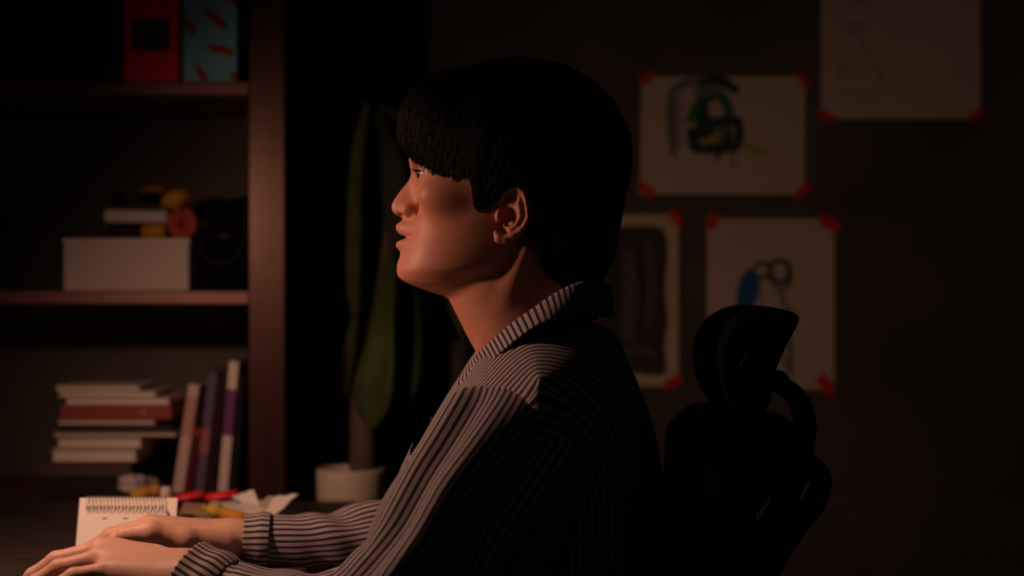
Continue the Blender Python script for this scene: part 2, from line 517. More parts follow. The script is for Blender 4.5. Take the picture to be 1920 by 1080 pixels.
    # back sheet that joins the rim to the skull
    a = ear_pt(962, 396, 2); 
    sheet = ell(x, y, v + (a[0] - x) * 0.42, (a[0] + 2, a[1] + 2, 126 + 9), (25, 43, 4.5))
    ear = smin(ear, sheet, 5)
    ear = smin(ear, caps(x, y, v, ear_pt(935, 400, 3), ear_pt(934, 412, 4), 6.5, 6), 5)      # tragus
    ear = smin(ear, caps(x, y, v, ear_pt(975, 385, -16), ear_pt(965, 415, -16), 16, 15), 8)    # root behind
    ear = smax(ear, -ell(x, y, v, ear_pt(953, 406, 12), (14.5, 18, 22)), 4)                     # concha
    ear = smax(ear, -ell(x, y, v, ear_pt(962, 374, 17), (9, 11, 7)), 3)
    F = smin(F, ear, 5)
    return F

def hair_F(x, y, v):
    """implicit hair mass in model pixels; v >= 0"""
    a = ell(x, y, v, (972, 292, 0), (211, 181, 158))
    b = ell(x, y, v, (1062, 412, 0), (98, 150, 118))
    c = ell(x, y, v, (836, 240, 0), (88, 100, 116))
    F = smin(smin(a, b, 40), c, 30)
    F = smin(F, ell(x, y, v, (906, 330, 114), (34, 66, 25)), 20)
    return F

HL = [(735, 250), (750, 266), (764, 290), (776, 300), (796, 310), (815, 326), (835, 332), (855, 334), (870, 331), (880, 334), (885, 356), (890, 390), (902, 397), (918, 390), (932, 370), (946, 353), (962, 347),
      (985, 352), (998, 385), (1006, 420), (1011, 460), (1014, 500), (1022, 530), (1045, 552), (1100, 560), (1200, 560)]
HLx = np.array([near(a, b, -118)[0] for a, b in HL]); HLy = np.array([near(a, b, -118)[1] for a, b in HL])
def hair_cut(x, y):
    return y - np.interp(x, HLx, HLy)

def person():
    root = empty('person', (0.02, 1.7, 0.0), 'person with short black hair in a dark striped shirt sitting in profile at the desk', 'person')
    off = Vector(root.location)
    # ---------- head, neck, ears
    h = 2.6
    X = np.arange(718, 1175, h); Y = np.arange(126, 745, h); Vv = np.arange(0, 175, h)
    x, y, v = [g.astype(np.float32) for g in np.meshgrid(X, Y, Vv, indexing='ij')]
    F = head_F(x, y, v)
    F = np.maximum(F, (y - 738))
    F = np.concatenate([F[:, :, :0:-1], F], axis=2)
    Vh, Qh = surface_nets(F, (718, 126, -Vv[-1]), h)
    # one light smoothing pass
    def smooth(Vx, Q, n=1, w=0.5):
        for _ in range(n):
            acc = np.zeros_like(Vx); cn = np.zeros(len(Vx))
            for i in range(4):
                np.add.at(acc, Q[:, i], Vx[Q[:, (i + 1) % 4]]); np.add.at(cn, Q[:, i], 1)
                np.add.at(acc, Q[:, i], Vx[Q[:, (i - 1) % 4]]); np.add.at(cn, Q[:, i], 1)
            Vx = Vx * (1 - w) + acc / np.maximum(cn, 1)[:, None] * w
        return Vx
    Vh = smooth(Vh, Qh, 1, 0.4)
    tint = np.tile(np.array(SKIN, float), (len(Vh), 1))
    lipm = np.exp(-((Vh[:, 1] - 430) / 9.5) ** 4) + np.exp(-((Vh[:, 1] - 457) / 11) ** 4)
    edge = 766 - np.abs(Vh[:, 2]) * 0.0
    lipm *= 1 / (1 + np.exp((Vh[:, 0] - (760.5 + np.abs(Vh[:, 2]) * 0.11)) / 1.2)) * (np.abs(Vh[:, 2]) < 44)
    lipm = np.clip(lipm, 0, 1)[:, None]
    tint = tint * (1 - lipm) + np.array(LIPS) * lipm
    def toW(V):
        return np.stack([(V[:, 0] - 960) * S, 1.7 + V[:, 2] * S, CAMZ - (V[:, 1] - 540) * S], 1)
    parts = [(toW(Vh), Qh[:, ::1], tint)]
    # ---------- hands and forearms (world metres)
    def limb(segs, h, k, boxpad=0.02):
        P = np.array([s[0] for s in segs] + [s[1] for s in segs])
        lo = P.min(0) - 0.05; hi = P.max(0) + 0.05
        g = [np.arange(lo[i], hi[i], h) for i in range(3)]
        a, b, c = [q.astype(np.float32) for q in np.meshgrid(*g, indexing='ij')]
        Fx = None
        for s in segs:
            f = caps(a, b, c, tuple(s[0]), tuple(s[1]), s[2], s[3])
            kk = s[4] if len(s) > 4 else k
            Fx = f if Fx is None else smin(Fx, f, kk)
        return surface_nets(Fx, lo, h)
    def finger(base, yaw, pitches, lens, rad, dirx=-1):
        """three phalanges from the knuckle; pitch = how far each points down (degrees)"""
        p = Vector(base); segs = []; r0 = rad
        for pt, ln, tp in zip(pitches, lens, (0.92, 0.9, 0.82)):
            a = math.radians(pt); yw = math.radians(yaw)
            d = Vector((dirx * math.cos(a) * math.cos(yw), math.cos(a) * math.sin(yw), -math.sin(a)))
            q = p + d * ln; r1 = r0 * tp
            segs.append((p, q, r0, r1, 0.004)); p = q; r0 = r1
        return segs
    def hand(wrist, elbow, mcp, fins, thumb, wr=(0.021, 0.04)):
        w0 = Vector(wrist)
        across = (Vector(mcp[3]) - Vector(mcp[0])).normalized()
        segs = [(w0 + across * 0.010, Vector(elbow), wr[0] * 0.95, wr[1], 0.012), (w0 - across * 0.010, Vector(elbow), wr[0] * 0.95, wr[1], 0.012)]
        for i, m in enumerate(mcp):
            s = (i - 1.5) / 1.5
            segs.append((w0 + across * 0.014 * s, Vector(m), 0.0165, (0.0118, 0.0122, 0.0115, 0.0105)[i], 0.014))
            segs.append((w0 + across * 0.012 * s + Vector((-0.02, 0, -0.006)), Vector(m) + Vector((0.012, 0, -0.008)), 0.014, 0.010, 0.014))
        out = list(segs)
        for (yaw, pit, ln, rad), m in zip(fins, mcp):
            out += finger(m, yaw, pit, ln, rad)
        for a, b in zip(thumb[:-1], thumb[1:]):
            out.append((Vector(a[0]), Vector(b[0]), a[1], b[1], 0.007))
        return limb(out, 0.0017, 0.01)
    nearhand = hand(W(352, 1078, 1.59), W(640, 1190, 1.55),
        [W(206, 1028, 1.655), W(188, 1030, 1.632), W(188, 1046, 1.607), W(202, 1068, 1.584)],
        [(4, (15, 33, 46), (0.042, 0.025, 0.021), 0.0096), (1, (14, 34, 48), (0.046, 0.028, 0.022), 0.0098),
         (-3, (13, 32, 46), (0.042, 0.026, 0.021), 0.0092), (-8, (9, 28, 42), (0.033, 0.020, 0.018), 0.0082)],
        [(W(335, 1062, 1.62), 0.016), (W(265, 1062, 1.68), 0.0125), (W(205, 1072, 1.695), 0.0105), (W(165, 1085, 1.69), 0.0085)])
    farhand = hand(W(438, 1011, 1.845), W(700, 1020, 1.87),
        [W(292, 990, 1.805), W(282, 984, 1.828), W(284, 984, 1.851), W(298, 992, 1.872)],
        [(-3, (15, 34, 46), (0.042, 0.025, 0.021), 0.0096), (0, (15, 34, 48), (0.046, 0.028, 0.022), 0.0098),
         (3, (15, 34, 46), (0.042, 0.026, 0.021), 0.0092), (8, (14, 32, 44), (0.033, 0.020, 0.018), 0.0082)],
        [(W(415, 1022, 1.815), 0.0175), (W(345, 1012, 1.785), 0.0135), (W(283, 996, 1.772), 0.0112), (W(232, 1002, 1.768), 0.0085)], (0.0215, 0.021))
    for Vx, Qx in (nearhand, farhand):
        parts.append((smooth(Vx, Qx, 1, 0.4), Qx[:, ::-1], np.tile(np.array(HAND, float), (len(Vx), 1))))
    # ---------- trunk, upper arms, thighs (all under clothes)
    seg = [(PX(1020, 730, 0), PX(1000, 1000, 0), 0.055, 0.085, 0.03), (PX(1010, 850, -120), PX(1000, 980, -90), 0.07, 0.08, 0.05), (PX(1010, 850, 120), PX(1000, 980, 90), 0.07, 0.08, 0.05),
           (PX(1000, 980, -80), PX(1010, 1420, -80), 0.085, 0.09, 0.05), (PX(1000, 980, 80), PX(1010, 1420, 80), 0.085, 0.09, 0.05),
           (PX(1030, 810, -230), W(830, 1110, 1.535), 0.045, 0.038, 0.03), (W(830, 1110, 1.535), W(640, 1190, 1.55), 0.038, 0.036, 0.02),
           (PX(1030, 810, 230), W(760, 1020, 1.885), 0.045, 0.026, 0.03), (W(760, 1020, 1.885), W(690, 1020, 1.87), 0.026, 0.022, 0.02)]
    Vt, Qt = limb(seg, 0.008, 0.04)
    parts.append((Vt, Qt[:, ::-1], np.tile(np.array(SKIN, float), (len(Vt), 1))))
    n0 = 0; VV = []; QQ = []; TT = []
    for a, b, c in parts:
        VV.append(a); QQ.append(b + n0); TT.append(c); n0 += len(a)
    VV = np.concatenate(VV) - np.array(off); QQ = np.concatenate(QQ); TT = np.concatenate(TT)
    body = np_mesh('body', VV, QQ, M['skin'], root)
    at = body.data.color_attributes.new('tint', 'FLOAT_COLOR', 'POINT')
    at.data.foreach_set('color', np.concatenate([TT, np.ones((len(TT), 1))], 1).astype(np.float32).ravel())
    # ---------- eyes
    for sv in (-1, 1):
        c = PX(EYEC[0], EYEC[1], sv * EYEC[2]) - off
        b = bmesh.new(); bmesh.ops.create_uvsphere(b, u_segments=32, v_segments=24, radius=22.2 * S)
        e = bm_obj('eyeball', b, M['eye'], root, True); e.location = c
        b = bmesh.new(); bmesh.ops.create_uvsphere(b, u_segments=24, v_segments=16, radius=11.5 * S)
        for q in b.verts: q.co.x *= 0.62
        ir = bm_obj('iris', b, M['iris'], e, True); ir.location = (-17.2 * S, sv * 1.0 * S, 0.5 * S)
        # lashes: short curved hairs on the upper lid edge
        Vl = []; Fl = []
        for i in range(26):
            t = -0.95 + 1.9 * i / 25
            rr = 24.5
            yv = sv * EYEC[2] + t * 22
            xx = EYEC[0] - math.sqrt(max(4, rr * rr - (t * 22) ** 2 - 25)); yy = EYEC[1] - 5.5 + 3.5 * t * t
            jx = random.uniform(-1, 1)
            p = [PX(xx, yy, yv), PX(xx - 5, yy + 1.0, yv + t * 2), PX(xx - 10 + jx, yy - 2.0, yv + t * 5)]
            a, f = tube_mesh([q - off for q in p], [0.00032, 0.00028, 0.0001], 4)
            n = len(Vl); Vl += a; Fl += [tuple(z + n for z in ff) for ff in f]
        mesh_obj('eyelashes', Vl, Fl, M['hair'], root)
    # ---------- hair
    h = 4.0
    X = np.arange(728, 1210, h); Y = np.arange(96, 590, h); Vv = np.arange(0, 184, h)
    x, y, v = [g.astype(np.float32) for g in np.meshgrid(X, Y, Vv, indexing='ij')]
    wob = 2.2 * np.sin(x * 0.09 + 2 * np.sin(v * 0.05)) * np.sin(v * 0.11 + y * 0.03)
    F = hair_F(x, y, v) + wob
    cut = np.interp(X, HLx, HLy).astype(np.float32)[:, None, None]
    jag = 3.0 * np.sin(x * 0.42 + v * 0.13) + 2.2 * np.sin(x * 0.9 - v * 0.31)
    F = smax(F, (y - cut + jag * (x < 1005)) * 0.7, 5)
    F = np.concatenate([F[:, :, :0:-1], F], axis=2)
    Vx, Qx = surface_nets(F, (728, 96, -Vv[-1]), h)
    hv = toW(Vx) - np.array(off)
    # strands traced along the shell
    def Fh(P): return hair_F(P[:, 0], P[:, 1], np.abs(P[:, 2]))
    def grad(P):
        g = np.zeros_like(P); e = 1.0
        for i in range(3):
            d = np.zeros(3); d[i] = e
            g[:, i] = Fh(P + d) - Fh(P - d)
        return g / np.maximum(np.linalg.norm(g, axis=1), 1e-6)[:, None]
    N = 6500
    sel = rng.choice(len(Vx), N)
    P = Vx[sel].copy() + rng.normal(0, 2, (N, 3))
    # more strands around the fringe and the temple
    fr = np.nonzero((Vx[:, 0] < 905) & (Vx[:, 1] > 170) & (np.abs(Vx[:, 2]) < 165))[0]
    P = np.concatenate([P, Vx[rng.choice(fr, 2600)] + rng.normal(0, 2, (2600, 3))]); N = len(P)
    crown = np.array([1040.0, 130.0, 10.0])
    lift = rng.uniform(-1.5, 2.6, N)
    steps = 7; ln = rng.uniform(9, 15, N)
    pts = [P.copy()]
    jit = rng.normal(0, 0.22, (N, 3))
    for s_ in range(steps):
        g = grad(P)
        d = P - crown; d[:, 1] = np.abs(d[:, 1]) * 0.6
        d /= np.maximum(np.linalg.norm(d, axis=1), 1)[:, None]
        dn = np.zeros_like(P); dn[:, 1] = 1.0
        front = np.clip((900 - P[:, 0]) / 160, 0, 1)[:, None]
        d = d * 0.8 + dn * (0.65 + 0.6 * front) + jit
        d -= g * (d * g).sum(1)[:, None]
        d /= np.maximum(np.linalg.norm(d, axis=1), 1e-6)[:, None]
        P = P + d * ln[:, None]
        over = hair_cut(P[:, 0], P[:, 1])
        # keep on the shell
        f = Fh(P); P = P - grad(P) * (f - lift)[:, None]
        pts.append(P.copy())
    pts = np.stack(pts, 1)
    over = hair_cut(pts[:, :, 0], pts[:, :, 1])
    lim = rng.uniform(-4, 12, N)
    SV = []; SQ = []; base = 0
    tri = np.array([[1, 0], [-0.5, 0.87], [-0.5, -0.87]])
    for i in range(N):
        bad = np.nonzero(over[i] > lim[i])[0]
        m = bad[0] if len(bad) else steps + 1
        if m < 3: continue
        q = pts[i, :m]
        t = q[-1] - q[0]; t /= max(np.linalg.norm(t), 1e-6)
        a = np.cross(t, [0.3, 0.2, 0.9]); a /= max(np.linalg.norm(a), 1e-6); b = np.cross(t, a)
        r = np.linspace(1.5, 0.35, m)
        ring = q[:, None, :] + r[:, None, None] * (tri[None, :, 0:1] * a + tri[None, :, 1:2] * b)
        SV.append(ring.reshape(-1, 3))
        for j in range(m - 1):
            for k in range(3):
                k2 = (k + 1) % 3
                SQ.append((base + j * 3 + k, base + j * 3 + k2, base + (j + 1) * 3 + k2, base + (j + 1) * 3 + k))
        base += 3 * m
    SVw = toW(np.concatenate(SV)) - np.array(off)
    np_mesh('hair', np.concatenate([hv, SVw]), np.concatenate([Qx, np.array(SQ) + len(hv)]), M['hair'], root)
    return root, off
PERSON, POFF = person()

# ------------------------------------------------------------------ the shirt
def grid_obj(name, G, U, mt, parent, weld=False, thick=0.0012):
    """G: (n, m, 3) grid of points, U: (n, m) stripe coordinate in metres"""
    n, m = G.shape[:2]
    V = G.reshape(-1, 3); Q = []; UV = []
    idx = np.arange(n * m).reshape(n, m)
    if weld:                                          # side seams: back edge joins the front edge
        for j in (0, m - 1):
            idx[n // 2:, j] = idx[:n // 2, j][::-1]
    a = idx[:-1, :-1]; b = idx[1:, :-1]; c = idx[1:, 1:]; d = idx[:-1, 1:]
    Q = np.stack([a, b, c, d], -1).reshape(-1, 4)
    o = np_mesh(name, V - np.array(POFF), Q, mt, parent)
    uv = o.data.uv_layers.new(name='UVMap')
    vi = np.zeros(len(o.data.loops), np.int32); o.data.loops.foreach_get('vertex_index', vi)
    arr = np.zeros((len(vi), 2), np.float32); arr[:, 0] = U.reshape(-1)[vi]
    uv.data.foreach_set('uv', arr.ravel())
    if thick:
        s = o.modifiers.new('thickness', 'SOLIDIFY'); s.thickness = thick; s.offset = 0
    return o

def sstep(a, b, x):
    t = np.clip((x - a) / (b - a), 0, 1); return t * t * (3 - 2 * t)

def shirt():
    torso_root = None
    # ---- trunk of the shirt: meridians t run from the front hem over the shoulder to the back hem
    FRX = ([560, 640, 690, 745, 820, 870, 920, 990, 1080, 1250, 1420], [905, 890, 872, 838, 796, 764, 742, 722, 708, 712, 730])
    BKX = ([560, 590, 640, 720, 800, 870, 1000, 1080, 1250, 1420], [1130, 1140, 1160, 1192, 1217, 1234, 1246, 1248, 1240, 1225])
    BV = ([560, 715, 800, 900, 1080, 1420], [292, 300, 318, 326, 322, 318])
    nt, ns = 150, 190
    tt = np.linspace(-math.pi / 2, math.pi / 2, nt)
    G = np.zeros((ns, nt, 3)); U = np.zeros((ns, nt))
    for j, t in enumerate(tt):
        st = math.sin(t); ct = (1 - abs(st) ** 2.5) ** (1 / 2.5) if abs(st) < 1 else 0.0
        v0 = 300 * abs(st)
        top = 592 + max(0, v0 - 90) * 0.46 + 0.0006 * max(0, v0 - 200) ** 2
        s = np.linspace(0, 1, ns)
        ph = np.abs(s - 0.5) * 2                        # 0 at the shoulder, 1 at the hems
        py = top + (1420 - top) * ph ** 1.7
        sh = np.where(s < 0.5, 110.0, 40.0 + 70.0 * abs(st) ** 1.2)
        k = np.clip((top + sh - py) / sh, 0, 1); k = np.sqrt(1 - k ** 2.2)
        fx = interp(py, *FRX); bx = interp(py, *BKX)
        xc = 1010 - (py - 600) * 0.035
        nf = interp(py, [560, 640, 720, 860, 1400], [1.5, 1.5, 1.7, 2.5, 2.5])
        cf = np.where(abs(st) < 1, np.clip(1 - abs(st) ** nf, 0, 1) ** (1 / nf), 0)
        x = np.where(s < 0.5, xc - (xc - fx) * cf * k, xc + (bx - xc) * ct * k)
        vv = interp(py, *BV) * st
        # creases: soft folds running down the back and across the chest
        wU = sstep(0, 230, py - top)
        U[:, j] = (1 - wU) * 0.172 * st + wU * 0.245 * t / (math.pi / 2)
        fold = 3.0 * np.sin(t * 9 + py * 0.012) * sstep(640, 760, py) + 2.0 * np.sin(t * 17 - py * 0.02 + 1.0) * sstep(700, 820, py)
        x = x + np.where(s < 0.5, -1, 1) * fold * k * ct
        nrm = abs(st)
        vv = vv + np.sign(st) * fold * nrm * 0.8
        G[:, j, 0] = (x - 960) * S; G[:, j, 1] = 1.7 + vv * S; G[:, j, 2] = CAMZ - (py - 540) * S
    sh = grid_obj('shirt', G, U, M['shirt'], PERSON, weld=True)
    GT = G

    # ---- sleeves: loft along the arm with folds
    def sleeve(path, n, folds, mirror_u=1, seam_dir=(0, 0, -1)):
        q = spline(path, n)
        P = q[:, :3]; R = q[:, 3]
        T = np.gradient(P, axis=0); T /= np.linalg.norm(T, axis=1)[:, None]
        m = 128
        G = np.zeros((n, m, 3)); U = np.zeros((n, m))
        L = np.concatenate([[0], np.cumsum(np.linalg.norm(np.diff(P, axis=0), axis=1))]); Ln = L / L[-1]
        Rs = np.convolve(np.pad(R, 15, mode='edge'), np.ones(31) / 31, mode='valid')
        seam = np.array(seam_dir, float)
        for i in range(n):
            sd = seam - T[i] * (seam @ T[i]); sd /= np.linalg.norm(sd)
            bd = np.cross(T[i], sd)
            th = np.linspace(-math.pi, math.pi, m)       # +-pi = the under seam
            r = R[i] * (1 + folds(Ln[i], th))
            G[i] = P[i] + r[:, None] * (-np.cos(th)[:, None] * sd + np.sin(th)[:, None] * bd)
            U[i] = th * Rs[i] * mirror_u
        return G, U
    def wp(px, py, d, r):
        p = W(px, py, d); return (p.x, p.y, p.z, r)
    def f_near(s, th):
        e = math.exp(-((s - 0.55) / 0.10) ** 2)           # elbow
        up = math.exp(-((s - 0.28) / 0.2) ** 2)
        fo = math.exp(-((s - 0.8) / 0.12) ** 2)
        lw = sstep(0.02, 0.15, s) * (1 - 0.7 * sstep(0.6, 0.75, s))
        return (lw * (0.06 * np.sin(8 * th + 4 * s + 0.8 * np.sin(7 * s)) + 0.026 * np.sin(13 * th - 7 * s + 2.0)) + 0.045 * up * np.sin(2 * th + 1.2 + 5 * s) + 0.03 * up * np.sin(5 * th - 9 * s + 0.6)
                + e * (0.05 * np.sin(3 * th + 26 * s) + 0.03 * np.sin(34 * s + th)) + 0.02 * np.sin(7 * th + 10 * s) * (0.3 + fo) + fo * 0.03 * np.sin(50 * s + 2 * th))
    near_path = [wp(966, 868, 1.64, 0.078), wp(958, 876, 1.60, 0.084), wp(946, 896, 1.572, 0.085), wp(920, 938, 1.552, 0.084), wp(880, 1000, 1.54, 0.083), wp(832, 1075, 1.53, 0.080), wp(768, 1138, 1.525, 0.073),
                 wp(680, 1172, 1.53, 0.060), wp(590, 1175, 1.545, 0.050), wp(500, 1155, 1.56, 0.044), wp(440, 1130, 1.575, 0.0385), wp(394, 1100, 1.585, 0.0335)]
    G, U = sleeve(near_path, 190, f_near, 1, (0.6, 0.25, -0.75))
    grid_obj('sleeve', G, U, M['shirt'], sh)
    def f_far(s, th):
        e = math.exp(-((s - 0.68) / 0.10) ** 2)
        fo = math.exp(-((s - 0.82) / 0.1) ** 2)
        return e * (0.13 * np.sin(3 * th + 30 * s) + 0.05 * np.sin(45 * s + th)) + fo * (0.07 * np.sin(60 * s + 2 * th) + 0.03 * np.sin(5 * th + 22 * s)) + 0.015 * np.sin(6 * th + 12 * s)
    far_path = [wp(1080, 790, 1.76, 0.078), wp(1040, 810, 1.80, 0.085), wp(960, 850, 1.85, 0.082), wp(880, 930, 1.885, 0.078), wp(800, 1000, 1.90, 0.068), wp(740, 1020, 1.895, 0.055),
                wp(690, 1016, 1.88, 0.043), wp(625, 1017, 1.865, 0.0350), wp(560, 1017, 1.855, 0.0315), wp(488, 1013, 1.845, 0.0285)]
    G, U = sleeve(far_path, 190, f_far, 1, (0.1, 0.55, -0.8))
    grid_obj('sleeve', G, U, M['shirt'], sh)
    # ---- cuffs
    def cuff(a, b, ra, rb, sd):
        path = [np.array(tuple(a) + (ra,)), np.array(tuple(a.lerp(b, 0.33)) + (ra * 1.03,)), np.array(tuple(a.lerp(b, 0.66)) + (rb * 1.03,)), np.array(tuple(b) + (rb,))]
        G, U = sleeve(path, 16, lambda s, th: 0.012 * np.sin(3 * th + 1), 1, sd)
        o = grid_obj('cuff', G, U + 0.0031, M['shirt'], sh, thick=0.003)
        # stitched edge
        return o
    cuff(W(412, 1113, 1.581), W(350, 1071, 1.592), 0.0362, 0.0325, (0.6, 0.25, -0.75))
    cuff(W(506, 1013, 1.846), W(458, 1012, 1.843), 0.0302, 0.0278, (0.1, 0.55, -0.8))

    # ---- collar: inside band, fold line, outer fall
    T = [(1142, 535, 1.70), (1122, 532, 1.665), (1085, 534, 1.645), (1040, 555, 1.633), (1000, 582, 1.629), (958, 611, 1.633), (922, 642, 1.646), (893, 671, 1.660), (868, 702, 1.678)]
    B = [(1143, 597, 1.70), (1128, 595, 1.655), (1092, 592, 1.622), (1050, 597, 1.602), (1012, 608, 1.592), (972, 634, 1.596), (936, 664, 1.612), (905, 691, 1.634), (858, 728, 1.660)]
    I = [(1118, 600, 1.70), (1108, 600, 1.672), (1080, 605, 1.655), (1040, 620, 1.645), (1004, 640, 1.642), (965, 662, 1.645), (934, 684, 1.655), (906, 704, 1.667), (880, 722, 1.680)]
    n = 90
    Tn, Bn, In = [spline([tuple(W(*p)) for p in q], n) for q in (T, B, I)]
    for sgn in (1, -1):
        rows = []; 
        for f in np.linspace(0, 1, 6): rows.append(In + (Tn - In) * f)
        up = np.array([0, 0, 0.002])
        rows[-1] = Tn * 0.97 + In * 0.03
        rows.append(Tn + up)
        for f in np.linspace(0.06, 1, 14):
            outw = (Bn - In); outw[:, 2] = 0
            nn = outw / np.maximum(np.linalg.norm(outw, axis=1), 1e-5)[:, None]
            bulge = 0.0035 * math.sin(math.pi * f)
            rows.append(Tn + (Bn - Tn) * f + nn * bulge + up * (1 - f))
        G = np.stack(rows, 0)
        if sgn < 0: G[:, :, 1] = 3.4 - G[:, :, 1]
        L = np.concatenate([[0], np.cumsum(np.linalg.norm(np.diff(Bn, axis=0), axis=1))])
        G = G if sgn > 0 else G[:, ::-1]
        U = np.tile(L, (G.shape[0], 1)); U = U if sgn > 0 else -U[:, ::-1]
        grid_obj('collar', G, U, M['shirt'], sh, thick=0.0018)
    # ---- chest pocket: a patch lying on the chest, its top edge standing off a little
    ns, nt = GT.shape[:2]
    tt = np.linspace(-math.pi / 2, math.pi / 2, nt)
    j0 = np.argmin(abs(tt + 0.80)); j1 = np.argmin(abs(tt + 0.28))
    zrow = lambda py: np.argmin(abs(GT[:ns // 2, (j0 + j1) // 2, 2] - (CAMZ - (py - 540) * S)))
    r0, r1 = zrow(1000), zrow(853)
    sub = GT[r0:r1 + 1, j0:j1 + 1].copy()
    nrm = np.cross(np.gradient(sub, axis=0), np.gradient(sub, axis=1)); nrm /= np.linalg.norm(nrm, axis=2)[:, :, None]
    if nrm[:, :, 0].mean() > 0: nrm = -nrm
    k = np.linspace(0, 1, sub.shape[0])[:, None, None]
    sub += nrm * (0.002 + 0.007 * k ** 3)
    Us = np.tile(tt[j0:j1 + 1] * 0.245 / (math.pi / 2) + 0.0037, (sub.shape[0], 1))
    grid_obj('pocket', sub, Us, M['shirt'], sh)
    # ---- buttons down the front
    for py in (790, 880, 970, 1060):
        px = interp(np.array([float(py)]), *FRX)[0]
        b = bmesh.new(); bmesh.ops.create_cone(b, cap_ends=True, segments=20, radius1=0.0055, radius2=0.005, depth=0.0025)
        bo = bm_obj('button', b, cm('dark_button', (0.03, 0.03, 0.035)), sh)
        bo.location = PX(px - 2, py, 0) - POFF; bo.rotation_euler = (0, math.pi / 2 - 0.45, 0)
    return sh
SHIRT = shirt()

def trousers_and_shoes():
    segs = {}
    for sv in (-1, 1):
        hip = PX(1010, 1440, sv * 100); knee = PX(470, 1520, sv * 170); ank = Vector((-0.27, 1.7 + sv * 0.10, 0.11))
        V, F = tube_mesh([Vector(q[:3]) - POFF for q in spline([tuple(hip + Vector((0.09, 0, 0.0))) , tuple(hip), tuple(hip.lerp(knee, 0.5)), tuple(knee), tuple(knee.lerp(ank, 0.5) + Vector((-0.0, 0, 0))), tuple(ank)], 40)],
                         list(np.interp(np.linspace(0, 1, 40), [0, 0.2, 0.4, 0.6, 0.8, 1], [0.07, 0.08, 0.08, 0.072, 0.06, 0.052])), 24)
        segs[sv] = (V, F)
        # shoe
        Vs = []; Fs = []
        rows = [(-0.075, 0.030, 0.055), (-0.06, 0.036, 0.075), (0.0, 0.038, 0.085), (0.06, 0.043, 0.065), (0.12, 0.046, 0.05), (0.165, 0.038, 0.038), (0.185, 0.02, 0.025)]
        q = spline(rows, 24); nseg = 20
        for r in q:
            for k in range(nseg):
                a = 2 * math.pi * k / nseg
                zz = r[2] / 2 + r[2] / 2 * math.sin(a); zz = max(zz, 0.001)
                Vs.append(Vector((ank.x - r[0], ank.y + r[1] * math.cos(a), zz)) - POFF)
        for i in range(23):
            for k in range(nseg):
                k2 = (k + 1) % nseg
                Fs.append((i * nseg + k, i * nseg + k2, (i + 1) * nseg + k2, (i + 1) * nseg + k))
        Fs.append(tuple(range(nseg))); Fs.append(tuple(23 * nseg + k for k in range(nseg)))
        mesh_obj('shoe', Vs, Fs, M['black'], PERSON, True)
    V = segs[-1][0] + segs[1][0]; n = len(segs[-1][0])
    mesh_obj('trousers', V, segs[-1][1] + [tuple(i + n for i in f) for f in segs[1][1]], M['trouser'], PERSON, True)
trousers_and_shoes()

